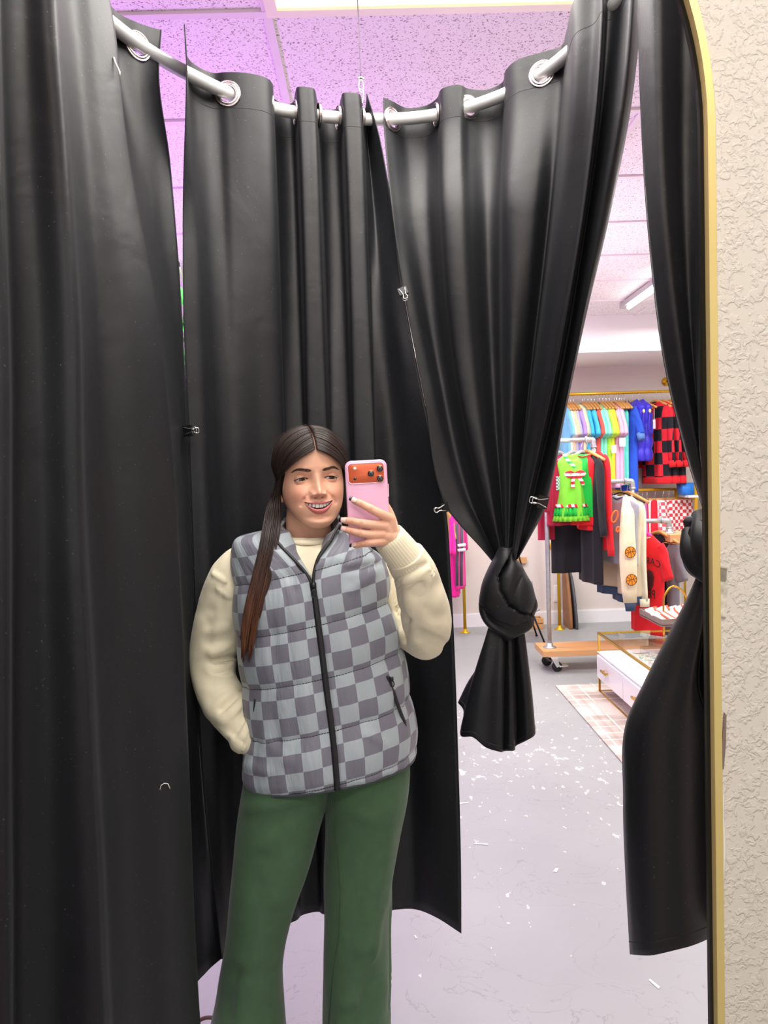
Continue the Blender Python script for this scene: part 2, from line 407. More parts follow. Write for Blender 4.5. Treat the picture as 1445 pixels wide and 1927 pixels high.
for e in (rodc[0], rodc[-1]):
    bm = bmesh.new(); lathe(bm, [(.0, -.0), (.035, 0), (.035, .008), (.018, .02), (.017, .045)], Vector((e.x, YM+.008, ZR)), Vector((0, 1, 0)), 24); at(obj('wall_flange', bm, M_silver), rod)
rodpp = [proj(p) for p in rodc]
def rodY(px):
    """depth of the rod where it crosses this image column"""
    best = min((abs(q[0]-px), i) for i, q in enumerate(rodpp) if 35 < i < 195)[1]
    j = best+1 if rodpp[best][0] < px else best-1
    q0, q1 = rodpp[best][0], rodpp[j][0]
    t = 0 if abs(q1-q0) < 1e-6 else (px-q0)/(q1-q0)
    return rodc[best].lerp(rodc[j], min(1, max(0, t))).y
# the wire that carries the rod
hk = thing('ceiling_wire', 'thin steel wire with a hook holding the rod up to the ceiling', 'wire')
hy = rodY(684)
h0 = P(684, 192, hy); top_ = P(671, -30, hy); top_.z = CEIL; 
hl = P(679, 150, hy)
bm = bmesh.new(); tube(bm, curve([top_, top_.lerp(hl, .5)+Vector((.001, 0, 0)), hl], 12), .0013, 6); obj('cable', bm, mat('wire', srgb(70, 66, 72), .4, .6), hk)
bm = bmesh.new(); tube(bm, [hl+Vector((.006*math.sin(2*PI*i/16), 0, -.016+.016*math.cos(2*PI*i/16))) for i in range(16)], .0013, 6, closed=True); obj('loop', bm, M_chrome, hk)
bm = bmesh.new()
tube(bm, curve([hl+Vector((-.008, 0, .002)), hl+Vector((0, 0, .006)), hl+Vector((.008, 0, 0))], 8), .003, 8)
obj('crimp', bm, M_chrome, hk)
bm = bmesh.new(); b0 = hl+Vector((0, 0, -.030))
tube(bm, curve([b0+Vector((-.004, 0, .006)), b0+Vector((.004, 0, .004)), b0+Vector((.005, 0, -.008)), b0+Vector((.001, 0, -.03)), Vector((b0.x, b0.y, ZR+.014))], 24), .0018, 8); obj('hook', bm, M_chrome, hk)

# cloth
mcur = mat('black_curtain_satin', (.0042, .0047, .0068, 1), .52, sheen=.03, spec=.42)
N, L, B = nodes(mcur)
B.inputs['Sheen Tint'].default_value = (.6, .6, .62, 1)
tc = N.new('ShaderNodeTexCoord')
sp = N.new('ShaderNodeTexNoise'); sp.inputs['Scale'].default_value = 260; sp.inputs['Detail'].default_value = 2; L.new(tc.outputs['Object'], sp.inputs['Vector'])
sr = N.new('ShaderNodeMapRange'); sr.inputs[1].default_value = .70; sr.inputs[2].default_value = .76; sr.inputs[4].default_value = .3; L.new(sp.outputs[0], sr.inputs[0])
L.new(mixc(N, L, sr.outputs[0], (.0042, .0047, .0068, 1), (.25, .25, .25, 1)), B.inputs['Base Color'])
wn = N.new('ShaderNodeTexNoise'); wn.inputs['Scale'].default_value = 5.5; wn.inputs['Detail'].default_value = 4; wn.inputs['Distortion'].default_value = .6; L.new(tc.outputs['Object'], wn.inputs['Vector'])
fn = N.new('ShaderNodeTexNoise'); fn.inputs['Scale'].default_value = 1500; L.new(tc.outputs['Object'], fn.inputs['Vector'])
b1 = N.new('ShaderNodeBump'); b1.inputs['Strength'].default_value = .35; b1.inputs['Distance'].default_value = .012; L.new(wn.outputs[0], b1.inputs['Height'])
b2 = N.new('ShaderNodeBump'); b2.inputs['Strength'].default_value = .12; b2.inputs['Distance'].default_value = .0006; L.new(fn.outputs[0], b2.inputs['Height']); L.new(b1.outputs[0], b2.inputs['Normal'])
L.new(b2.outputs[0], B.inputs['Normal'])
mseam = mat('curtain_thread', (.004, .004, .005, 1), .7)
mgrom = mat('grommet', srgb(215, 205, 205), .18, 1)

def drape(cols, nu=7, nv=90, wr=.004, seed=0, pw=1.0):
    """cols: each [(py, px, Y), ...] top to bottom (py may be ('z', height)); returns grid of points"""
    G = []
    for c in cols:
        c2 = []
        for a, px, Y in c:
            if isinstance(a, tuple): q = PZ(px, Y, a[1]); a = proj(q)[1]
            c2.append((a, px, Y))
        c2.sort(key=lambda q: q[0])
        y0, y1 = c2[0][0], c2[-1][0]; col = []
        kx = [(a, px) for a, px, Y in c2]; kY = [(a, Y) for a, px, Y in c2]
        for j in range(nv+1):
            a = y0+(y1-y0)*(j/nv)**pw
            col.append(P(keys(kx, a), a, keys(kY, a)))
        G.append(col)
    m = len(G)-1; out = []
    for i in range(m*nu+1):
        t = i/nu; row = []
        for j in range(nv+1):
            p = crom([g[j] for g in G], t)
            if wr:
                q = Vector((p.x*3.1+seed, p.y*3, p.z*1.3)); f = min(1, (j/nv)**pw*14)
                q2 = Vector((p.x*11+seed, p.y*11, p.z*5))
                p = p+Vector((noise.noise(q)*.3, noise.noise(q+Vector((9, 4, 2))), 0))*wr*f*1.6+Vector((0, noise.noise(q2), 0))*wr*.45*f
            row.append(p)
        out.append(row)
    return out
def cloth(name, G, parent, holes=(), thick=.0012, hole_r=.020):
    bm = bmesh.new(); V = [[bm.verts.new(p) for p in r] for r in G]
    for a, b in zip(V, V[1:]):
        for j in range(len(a)-1):
            c = (a[j].co+b[j+1].co)/2
            if any((c-h).length < hole_r for h in holes): continue
            bm.faces.new((a[j], b[j], b[j+1], a[j+1]))
    for v in [v for v in bm.verts if not v.link_faces]: bm.verts.remove(v)
    o = obj(name, bm, mcur, parent)
    so = o.modifiers.new('thickness', 'SOLIDIFY'); so.thickness = thick; so.offset = 0
    return o
def surf(G, p):
    d, i, j = min(((g-p).length, i, j) for i, r in enumerate(G) for j, g in enumerate(r) if 0 < i < len(G)-1 and 3 < j < 40)
    i0, i1 = max(0, i-3), min(len(G)-1, i+3); n_ = (G[i1][j]-G[i0][j]).cross(G[i][j+3]-G[i][j-3]).normalized()
    return G[i][j]+Vector((0, 0, -.002)), (n_ if n_.y < 0 else -n_)
def seam(G, j, parent, r=.0011, name='header_seam', i0=0, i1=None):
    bm = bmesh.new(); tube(bm, [g[j] for g in G[i0:i1]], r, 6); return obj(name, bm, mseam, parent)
def edge(G, i, parent, name='side_hem', r=.0014):
    bm = bmesh.new(); tube(bm, G[i], r, 6); return obj(name, bm, mcur, parent)
def grommet(c, ax, parent, r=.0225):
    bm = bmesh.new(); s, u = frame_at(ax)
    for rr, th, off in ((r, .0040, .0008), (r+.0058, .0024, .0014), (r+.0058, .0024, -.0012)):
        tube(bm, [c+ax.normalized()*off+(s*math.cos(2*PI*k/32)+u*math.sin(2*PI*k/32))*rr for k in range(32)], th, 8, closed=True)
    return obj('grommet', bm, mgrom, parent)
def nearest_rod(px):
    best = min((abs(q[0]-px), i) for i, q in enumerate(rodpp) if 20 < i < 200)[1]
    t = (rodc[best+1]-rodc[best-1]).normalized()
    return rodc[best], t
ZTOP = ZR+.045
def col(px0, dY, lower, ztop=ZTOP):
    """a column that starts at header height dY off the rod, then follows (py, px, Y) keys"""
    return [(('z', ztop), px0, rodY(px0)+dY)]+[(('z', ZR-.02), px0+ (lower[0][1]-px0)*.05, rodY(px0)+dY)]+lower

# ---- A: the curtain on the left, nearest
def kA(pxs, Y, Yb=None, pys=(0, 300, 600, 900, 1300, 1900)):
    Yb = Y if Yb is None else Yb
    return [(py, px, lerp(Y, Yb, py/1900)) for py, px in zip(pys, pxs)]
def fullA(ks, zt=ZTOP, zb=.36):
    t0 = (('z', zt), ks[0][1]+(ks[0][1]-ks[1][1])*.6, ks[0][2]); b = (('z', zb), ks[-1][1]+(ks[-1][1]-ks[-2][1])*.35, ks[-1][2])
    return [t0]+ks+[b]
A = [fullA(kA([-190]*6, 1.00)), fullA(kA([-110, -108, -106, -105, -104, -102], 1.07)), fullA(kA([-40, -36, -32, -30, -28, -24], 1.02)),
     fullA(kA([-8, -2, 6, 10, 14, 17], 1.02)), fullA(kA([2, 6, 15, 17, 19, 21], 1.045)), fullA(kA([8, 14, 22, 24, 26, 28], 1.12)),
     fullA(kA([45, 55, 65, 70, 80, 90], 1.155)), fullA(kA([88, 108, 124, 130, 148, 172], 1.16)), fullA(kA([109, 129, 145, 150, 171, 200], 1.175)),
     fullA(kA([118, 138, 154, 161, 184, 214], 1.25)), fullA(kA([135, 160, 185, 200, 228, 262], 1.32)), fullA(kA([170, 202, 245, 262, 292, 322], 1.36)),
     fullA(kA([200, 238, 292, 322, 343, 369], 1.405, 1.43)), fullA(kA([206, 243, 297, 326, 347, 373], 1.43, 1.46)), fullA(kA([200, 238, 290, 320, 338, 362], 1.50))]
A += [[(('z', ZTOP), 214, 1.60), (110, 216, 1.60), (300, 250, 1.60), (600, 300, 1.60), (900, 328, 1.61), (1300, 345, 1.62), (1840, 355, 1.62), (('z', .385), 362, 1.62)],
      [(('z', ZTOP), 258, rodY(262)), (140, 262, rodY(262)), (300, 286, 1.67), (600, 322, 1.69), (900, 342, 1.69), (1300, 362, 1.69), (('z', .385), 388, 1.69)],
      [(('z', ZTOP+.008), 303, rodY(298)-.005), (130, 298, rodY(298)-.005), (300, 319, 1.715), (470, 334, 1.72), (600, 342, 1.73), (800, 352, 1.735), (1000, 360, 1.735), (1400, 375, 1.73), (1700, 404, 1.73), (('z', .395), 416, 1.72)]]
GA = drape(A, 9, 150, .005, 1, 1.9)
ca = thing('curtain', 'wide black curtain at the left with deep folds, nearest the camera', 'curtain', 'black changing booth curtains')
r0, rt = nearest_rod(260)
ax_ = Vector((.25, -1, .05)).normalized()
h0_ = surf(GA, r0); cloth('panel', GA, ca, [h0_[0]], hole_r=.0195)
seam(GA, 24, ca, i0=126); edge(GA, -1, ca); grommet(h0_[0], h0_[1], ca, .0225)
j_ = 9; bm = bmesh.new(); tube(bm, [P(x, y, 1.40) for x, y in ((214, 108), (218, 120), (222, 128), (225, 135), (225, 142))], .0016, 6)
obj('loose_thread', bm, mat('white_thread', srgb(225, 222, 215), .8), ca)
ex_ = drape([[(py, px+dx, 1.30) for py, px in ((1478, 300), (1492, 300))] for dx in (0, 5)], 1, 1, 0)
bm = bmesh.new(); tube(bm, [P(x, y, 1.325) for x, y in ((301, 1486), (303, 1478), (309, 1474), (316, 1475), (320, 1484))], .0007, 5); obj('loose_thread', bm, mat('white_thread', srgb(225, 222, 215), .8), ca)

# ---- B: back left curtain
FR, BK = -.040, .042
YBASE = [(417, 1.72), (480, 1.82), (560, 1.91), (680, 1.935), (782, 1.93), (867, 1.865)]
def vb(px0, dY, pxb, Yb, mids=(), zb=.372):
    y0 = rodY(px0)+dY; b_ = keys(YBASE, pxb); Yb = b_+.22*(Yb-b_); m_ = [(900, lerp(px0, pxb, .48), b_+.5*(Yb-b_)/.22*.5)] if not mids else []
    return [(('z', ZTOP), px0, y0), (('z', ZR-.03), px0+(pxb-px0)*.06, y0)]+m_+[(a, b, c) for a, b, c in mids]+[(('z', zb), pxb, Yb)]
B_ = [vb(347, -.10, 417, 1.72, ((420, 344, 1.74), (600, 346, 1.735), (800, 354, 1.735), (1000, 361, 1.735), (1400, 377, 1.73)), .395),
      vb(351, .01, 430, 1.77), vb(372, .035, 455, 1.84), vb(400, .030, 470, 1.86), vb(426, -.002, 490, 1.84), vb(462, -.035, 520, 1.86), vb(498, -.045, 545, 1.86),
      vb(513, -.02, 560, 1.885), vb(512, .035, 568, 1.95), vb(528, .06, 585, 1.97), vb(550, .05, 600, 1.965),
      vb(556, -.01, 606, 1.92), vb(560, -.035, 612, 1.895), vb(575, -.042, 628, 1.885), vb(591, -.038, 644, 1.89),
      vb(596, .01, 650, 1.93), vb(601, .05, 656, 1.96), vb(618, .06, 672, 1.97), vb(636, .045, 688, 1.955),
      vb(642, -.01, 694, 1.915), vb(646, -.035, 700, 1.895), vb(661, -.04, 716, 1.885), vb(676, -.034, 735, 1.885), vb(681, .0, 744, 1.91),
      [(('z', ZTOP-.006), 684, rodY(684)+.04), (260, 690, rodY(684)+.045), (600, 722, 1.96), (950, 745, 1.955), (1500, 775, 1.94), (('z', .366), 782, 1.94)],
      [(('z', ZTOP-.006), 688, rodY(688)+.02), (262, 700, rodY(688)+.02), (600, 745, 1.93), (950, 790, 1.925), (1500, 812, 1.90), (('z', .366), 822, 1.90)],
      [(('z', ZTOP+.004), 690, rodY(690)-.03), (255, 713, 1.985), (400, 739, 1.95), (545, 758, 1.925), (750, 797, 1.90), (955, 838, 1.87), (1100, 848, 1.87), (1400, 860, 1.87), (1700, 867, 1.865), (('z', .345), 867, 1.865)]]
GB = drape(B_, 8, 150, .004, 5, 1.9)
cbk = thing('curtain', 'black curtain with narrow upright folds hanging behind the person', 'curtain', 'black changing booth curtains')
r1, t1 = nearest_rod(427); 
holes = [r1]
h1_ = surf(GB, r1); cloth('panel', GB, cbk, [h1_[0]], hole_r=.0195)
seam(GB, 28, cbk); edge(GB, 0, cbk); edge(GB, -1, cbk)
grommet(h1_[0], h1_[1], cbk, .0225)
for px in (513, 556, 597, 640, 683):
    c, t = nearest_rod(px); grommet(c, Vector((1, .25, 0)), cbk, .0215)

# ---- C: the tied back curtain
KX, KY, KD = 950, 1052, 1.84
def vc(px0, dY, mids, Yk=None, kx=KX, ky=KY, ztop=ZTOP):
    y0 = rodY(px0)+dY if 640 < px0 < 1075 else dY
    return [(('z', ztop), px0, y0), (('z', ZR-.03), px0+(mids[0][1]-px0)*.08, y0)]+list(mids)+[(ky, kx, Yk or KD)]
C_ = [vc(722, -.02, ((400, 739, 1.93), (545, 760, 1.915), (750, 799, 1.89), (955, 841, 1.86), (990, 868, 1.85), (1030, 905, 1.84)), 1.83, 932, 1062),
      vc(738, .0, ((400, 752, 1.945), (700, 808, 1.905), (940, 866, 1.87), (1010, 908, 1.85)), 1.85, 934),
      vc(765, .04, ((400, 778, 1.97), (700, 824, 1.93), (940, 882, 1.88)), 1.86, 936),
      vc(800, .04, ((400, 806, 1.965), (700, 840, 1.92), (940, 893, 1.87)), 1.85, 938),
      vc(822, .01, ((400, 824, 1.92), (700, 852, 1.89), (940, 905, 1.85)), 1.83, 941),
      vc(832, -.035, ((400, 836, 1.88), (700, 862, 1.86), (940, 912, 1.83)), 1.82, 943),
      vc(862, -.035, ((400, 866, 1.865), (700, 886, 1.85), (940, 924, 1.82)), 1.81, 945),
      vc(882, .0, ((400, 888, 1.88), (700, 903, 1.86), (940, 932, 1.83)), 1.82, 948),
      vc(915, .035, ((400, 916, 1.90), (700, 925, 1.88), (940, 943, 1.85)), 1.84, 950),
      vc(945, .03, ((400, 938, 1.87), (700, 940, 1.86), (940, 950, 1.83)), 1.83, 952),
      vc(952, -.02, ((400, 947, 1.80), (700, 947, 1.81), (940, 954, 1.80)), 1.80, 954),
      vc(975, -.04, ((400, 968, 1.77), (700, 962, 1.78), (940, 960, 1.79)), 1.79, 956),
      vc(1020, -.005, ((400, 1005, 1.76), (700, 982, 1.79), (940, 966, 1.81)), 1.81, 959),
      vc(1056, .03, ((400, 1035, 1.78), (700, 1000, 1.81), (940, 974, 1.83)), 1.83, 962),
      vc(1066, -.01, ((400, 1046, 1.70), (700, 1008, 1.76), (940, 976, 1.80)), 1.79, 964),
      vc(1082, 1.60, ((400, 1062, 1.655), (700, 1020, 1.73), (940, 980, 1.79)), 1.78, 966),
      vc(1120, 1.56, ((400, 1090, 1.63), (700, 1036, 1.715), (940, 988, 1.78)), 1.78, 968),
      vc(1134, 1.52, ((200, 1122, 1.53), (400, 1098, 1.60), (700, 1045, 1.70), (940, 994, 1.775)), 1.78, 970),
      vc(1142, 1.55, ((200, 1130, 1.57), (400, 1104, 1.65), (700, 1052, 1.74), (940, 1000, 1.80)), 1.80, 971),
      vc(1165, 1.53, ((200, 1146, 1.55), (400, 1116, 1.63), (700, 1064, 1.73), (940, 1008, 1.795)), 1.80, 972),
      vc(1188, 1.46, ((200, 1168, 1.48), (400, 1132, 1.57), (700, 1075, 1.69), (940, 1020, 1.775), (1000, 1000, 1.79)), 1.79, 974),
      vc(1200, 1.47, ((200, 1181, 1.49), (400, 1143, 1.57), (600, 1097, 1.66), (780, 1060, 1.72), (900, 1037, 1.76), (960, 1020, 1.78), (1010, 995, 1.80)), 1.81, 976, 1046),
      vc(1207, 1.52, ((200, 1187, 1.53), (400, 1148, 1.60), (600, 1101, 1.68), (780, 1063, 1.74), (900, 1040, 1.775), (960, 1024, 1.79), (1010, 998, 1.81)), 1.82, 978, 1046)]
GC = drape(C_, 8, 150, .003, 11, 1.9)
cc = thing('curtain', 'black curtain knotted in the middle, hanging to the right of the person', 'curtain', 'black changing booth curtains')
rg = [nearest_rod(px) for px in (740, 882, 1022, 1130)]
hc_ = [surf(GC, q[0]) for q in rg[:3]]; cloth('panel', GC, cc, [q[0] for q in hc_], hole_r=.0195)
seam(GC, 36, cc); edge(GC, 0, cc)
for c, ax in hc_+[(rg[3][0], Vector((-.9, -.6, 0)))]: grommet(c, ax, cc, .0225)
c_, t_ = nearest_rod(822); grommet(c_, Vector((1, .1, 0)), cc, .021)
# knot: fat bands wrapped over one another, then the tail
def band(name, pts, wid, th, parent, n=26, ridges=3, twist=0):
    """a folded band of cloth swept along pts: elliptical section with pleat ridges"""
    pts = curve(pts, 40); bm = bmesh.new(); rings = []; m = len(pts)-1
    cen = sum(pts, Vector())/len(pts)
    for i, p in enumerate(pts):
        t = (pts[min(m, i+1)]-pts[max(0, i-1)]).normalized()
        outv = Vector((0, -1, 0)); outv = (outv-t*outv.dot(t)).normalized(); s = t.cross(outv).normalized()
        u_ = i/m; ww = wid(u_) if callable(wid) else wid; tt = th(u_) if callable(th) else th
        r = []
        for k in range(n):
            a = 2*PI*k/n; rg_ = 1+.13*math.cos(ridges*2*a+u_*2.5+twist)
            r.append(p+s*math.cos(a)*ww*(1+.03*math.cos(3*a+u_*4))+outv*math.sin(a)*tt*rg_)
        rings.append(r)
    ring_loft(bm, rings); o = obj(name, bm, mcur, parent)
    sb = o.modifiers.new('smooth', 'SUBSURF'); sb.levels = 1; sb.render_levels = 1
    return o
def KP(x, y, Y): return P(x, y, Y)
kt = obj('knot', bmesh.new(), mcur, cc)
def merge(o, others):
    bm = bmesh.new(); bm.from_mesh(o.data)
    for q in others:
        bm.from_mesh(q.data); me = q.data; bpy.data.objects.remove(q, do_unlink=True)
    bm.to_mesh(o.data); bm.free()
    for p in o.data.polygons: p.use_smooth = True
    sb = o.modifiers.new('smooth', 'SUBSURF'); sb.levels = 1; sb.render_levels = 1
bell = lambda w_: (lambda u: w_*(.45+.55*math.sin(PI*min(1, max(0, u)))**.7))
KO = [(1032, 938, 966, .020), (1048, 930, 969, .030), (1063, 922, 981, .038), (1080, 914, 990, .044), (1098, 907, 1000, .048), (1121, 902.5, 1007, .050), (1138, 901, 1011, .050), (1156, 903, 1006, .047), (1175, 913, 1002, .040), (1190, 930, 985, .030), (1201, 945, 962, .018)]
S1 = [(948, 1052), (932, 1078), (934, 1108), (950, 1136), (975, 1152), (1000, 1158)]      # where the left band laps over
S2 = [(902, 1136), (925, 1160), (960, 1172), (998, 1160)]
def dline(L_, x, y):
    best = (1e9, 0)
    for (x0, y0), (x1, y1) in zip(L_, L_[1:]):
        dx, dy = x1-x0, y1-y0; t = min(1, max(0, ((x-x0)*dx+(y-y0)*dy)/(dx*dx+dy*dy))); d = math.hypot(x-x0-dx*t, y-y0-dy*t)
        if d < best[0]: best = (d, (x-x0)*dy-(y-y0)*dx)
    return math.copysign(best[0], best[1])
bm = bmesh.new(); R = []
for i in range(91):
    y = 1030+(1203-1030)*i/90; l, r, d = [keys([(k[0], k[j]) for k in KO], y) for j in (1, 2, 3)]; ring = []
    for k in range(120):
        a = 2*PI*k/120; c, s_ = math.cos(a), math.sin(a); q = P((l+r)/2+(r-l)/2*c, y, 1.81); q.y += d*s_
        if s_ < .2:
            x = (l+r)/2+(r-l)/2*c; d1 = dline(S1, x, y); h = 0
            if d1 > 0: h = -.015*math.exp(-d1/8)+.0085*(abs(math.sin((x*.86+y*.42+4*math.sin(y/17))/12.5))**.6-.4)      # right side, pleats running down to the left
            else:
                d2 = dline(S2, x, y)
                h = .009*math.exp(d1/14)+.0080*(abs(math.sin((d1+3*math.sin(y/13))/12.5))**.6-.4)
                if d2 < 0 and y > 1128: h += -.012*math.exp(-abs(d2)/5)+.004*math.sin(d2/4.5)
            q.y -= h*min(1, (.2-s_)*2.2)
        ring.append(q)
    R.append(ring)
ring_loft(bm, R); bm.to_mesh(kt.data); bm.free()
for p in kt.data.polygons: p.use_smooth = True
ty = lambda u: 0
TC = []
tail = [  # top px, bottom (px, py), Y
    (930, 862, 1322, 1.88), (924, 873, 1340, 1.86), (920, 867, 1383, 1.82), (926, 890, 1387, 1.795), (935, 914, 1406, 1.79), (946, 942, 1415, 1.78),
    (951, 947, 1414, 1.82), (956, 957, 1413, 1.79), (961, 968, 1412, 1.795), (964, 971, 1404, 1.84), (973, 990, 1394, 1.80), (983, 1006, 1383, 1.81), (984, 1004, 1370, 1.86), (975, 990, 1372, 1.90)]
for tx, bx, by, Y in tail:
    TC.append([(1165, lerp(952, tx, .9), 1.82), (1195, lerp(tx, bx, .10), lerp(1.81, Y, .25)), (1250, lerp(tx, bx, .42), lerp(1.81, Y, .7)), (1310 if by > 1330 else 1285, lerp(tx, bx, .74), Y), (by, bx, Y)])
GT = drape(TC, 5, 50, .003, 3)
cloth('tail', GT, cc); seam(GT, 48, cc, .0016, 'bottom_hem')

# ---- D: the curtain at the right, tied too, half hidden by the frame
def vd(pxs, Y, kx, Yk=1.20):
    return [(('z', ZTOP), pxs[0]+(pxs[0]-pxs[1])*.6, Y)]+[(py, px, lerp(Y, Yk, max(0, (py-300)/700))) for py, px in zip((0, 220, 450, 680, 850, 940), pxs)]+[(985, kx, Yk)]
D_ = [vd([1200, 1207, 1222, 1250, 1290, 1318], 1.34, 1334, 1.24), vd([1206, 1212, 1226, 1255, 1294, 1320], 1.30, 1336, 1.22), vd([1240, 1243, 1255, 1282, 1312, 1330], 1.25, 1341, 1.20),
      vd([1285, 1285, 1290, 1305, 1322, 1334], 1.28, 1345, 1.20), vd([1335, 1330, 1322, 1315, 1318, 1332], 1.24, 1348, 1.18), vd([1345, 1340, 1330, 1320, 1322, 1336], 1.20, 1351, 1.17),
      vd([1380, 1375, 1365, 1355, 1350, 1352], 1.17, 1358, 1.16), vd([1430, 1425, 1415, 1400, 1380, 1370], 1.20, 1366, 1.16), vd([1480, 1470, 1455, 1435, 1400, 1385], 1.14, 1375, 1.17)]
GD = drape(D_, 7, 80, .003, 17)
cd = thing('curtain', 'black curtain tied in a knot, partly hidden by the gold mirror frame', 'curtain', 'black changing booth curtains')
cloth('panel', GD, cd); edge(GD, 0, cd)
kd = obj('knot', bmesh.new(), mcur, cd)
bs = [band('b', [KP(1296, 984, 1.21), KP(1330, 984, 1.17), KP(1365, 984, 1.17), KP(1392, 990, 1.20)], .012, .012, None),
      band('b', [KP(1318, 1005, 1.20), KP(1318, 1040, 1.18), KP(1345, 1068, 1.17), KP(1388, 1065, 1.19)], lambda u: .030, lambda u: .022, None, ridges=2),
      band('b', [KP(1298, 992, 1.22), KP(1302, 1030, 1.20), KP(1312, 1068, 1.20), KP(1345, 1085, 1.20)], bell(.017), bell(.018), None, ridges=2),
      band('b', [KP(1345, 985, 1.20), KP(1350, 1020, 1.16), KP(1360, 1050, 1.16), KP(1385, 1080, 1.18)], lambda u: .040, lambda u: .025, None, ridges=2, twist=1),
      band('b', [KP(1312, 1000, 1.19), KP(1352, 1020, 1.15), KP(1395, 1010, 1.18)], lambda u: .022, lambda u: .018, None, ridges=2, twist=1)]
merge(kd, bs)
TD = []
for tx, m1, m2, bx, by, Y in ((1316, 1212, 1172, 1186, 1796, 1.30), (1320, 1218, 1180, 1196, 1797, 1.26), (1326, 1245, 1215, 1225, 1798, 1.22), (1332, 1275, 1255, 1262, 1790, 1.21), (1338, 1300, 1292, 1300, 1780, 1.20),
                              (1342, 1306, 1320, 1330, 1768, 1.22), (1345, 1312, 1335, 1350, 1757, 1.27), (1352, 1345, 1360, 1380, 1745, 1.22), (1362, 1390, 1410, 1420, 1740, 1.18), (1374, 1430, 1460, 1470, 1740, 1.20)):
    TD.append([(1070, tx, 1.20), (1090, lerp(tx, m1, .08), lerp(1.20, Y, .2)), (1280, m1, Y), (1365, lerp(m1, m2, .92), Y), (1500, m2, Y), (1650, lerp(m2, bx, .4), Y), (by, bx, Y)])
GTD = drape(TD, 6, 60, .003, 23)
cloth('tail', GTD, cd); seam(GTD, 58, cd, .0014, 'bottom_hem')

# ---- binder clips holding the curtain edges together
def clip(px, py, Y, label, ang, out=1, s=1.0):
    c = P(px, py, Y); t = thing('binder_clip', label, 'clip', 'black binder clips on the curtain edges', c)
    ca_, sa = math.cos(ang), math.sin(ang)
    R = Vector((ca_, 0, sa)); U = Vector((-sa, 0, ca_)); Fw = Vector((0, -1, 0))
    q = lambda a, b, d: R*a*s+U*b*s+Fw*d*s
    bm = bmesh.new()
    prof = [(-.012, .0), (.011, -.006), (.012, -.006), (.012, .006), (.011, .006), (-.012, .0)]
    prism(bm, [q(a, -.014, d) for a, d in ((-.012, .001), (.010, .008), (.012, .008), (.012, -.008), (.010, -.008), (-.012, -.001))], U*.028*s)
    o = obj('body', bm, mat('clip_black', srgb(26, 26, 28), .35, .3), t, False)
    for sg in (1, -1):
        bm = bmesh.new()
        w_ = [(-.010, .010, .002*sg), (.0, .007, .008*sg), (.013, .004, .012*sg), (.020, .007, .014*sg), (.025, .005, .015*sg), (.026, 0, .015*sg), (.025, -.005, .015*sg), (.020, -.007, .014*sg), (.013, -.004, .012*sg), (.0, -.007, .008*sg), (-.010, -.010, .002*sg)]
        fl_ = [(-a-.008 if out < 0 else a, b, d) for a, b, d in w_]
        tube(bm, curve([q(*p) for p in fl_], 40), .0011*s, 6); obj('wire_handle', bm, M_chrome, t)
clip(353, 811, 1.70, 'black binder clip with silver handles on the curtain edge left of the person', .08, 1, .85)
clip(758, 548, 1.885, 'black binder clip on the seam high above the phone', -1.25, 1, .8)
clip(838, 955, 1.835, 'black binder clip just above the pink clothes', .25, -1, .8)
clip(1021, 945, 1.745, 'black binder clip on the tied curtain beside the rack of clothes', 2.9, 1, 1.05)
# ================================================================ the shop behind the curtains
def cmat(name, rgb, **k): return mat(name, srgb(*rgb), k.pop('rough', .85), sheen=.15, bump=(70, .15, .002), var=(14, .07), **k)
def pattern(name, a, b, size, kind='check', rough=.85, off=(0, 0)):
    if name in MATS: return MATS[name]
    m = mat(name, a, rough); N, L, B = nodes(m)
    tc = N.new('ShaderNodeTexCoord'); s = N.new('ShaderNodeSeparateXYZ'); L.new(tc.outputs['Object'], s.inputs[0])
    fx = mth(N, L, 'FLOOR', mth(N, L, 'MULTIPLY', mth(N, L, 'ADD', s.outputs[0], 10+off[0]), 1/size))
    fz = mth(N, L, 'FLOOR', mth(N, L, 'MULTIPLY', mth(N, L, 'ADD', s.outputs[2], 10+off[1]), 1/size))
    e = {'check': mth(N, L, 'ADD', fx, fz), 'vert': fx, 'horiz': fz}[kind]
    L.new(mixc(N, L, mth(N, L, 'MODULO', e, 2.0), a, b), B.inputs['Base Color']); return m

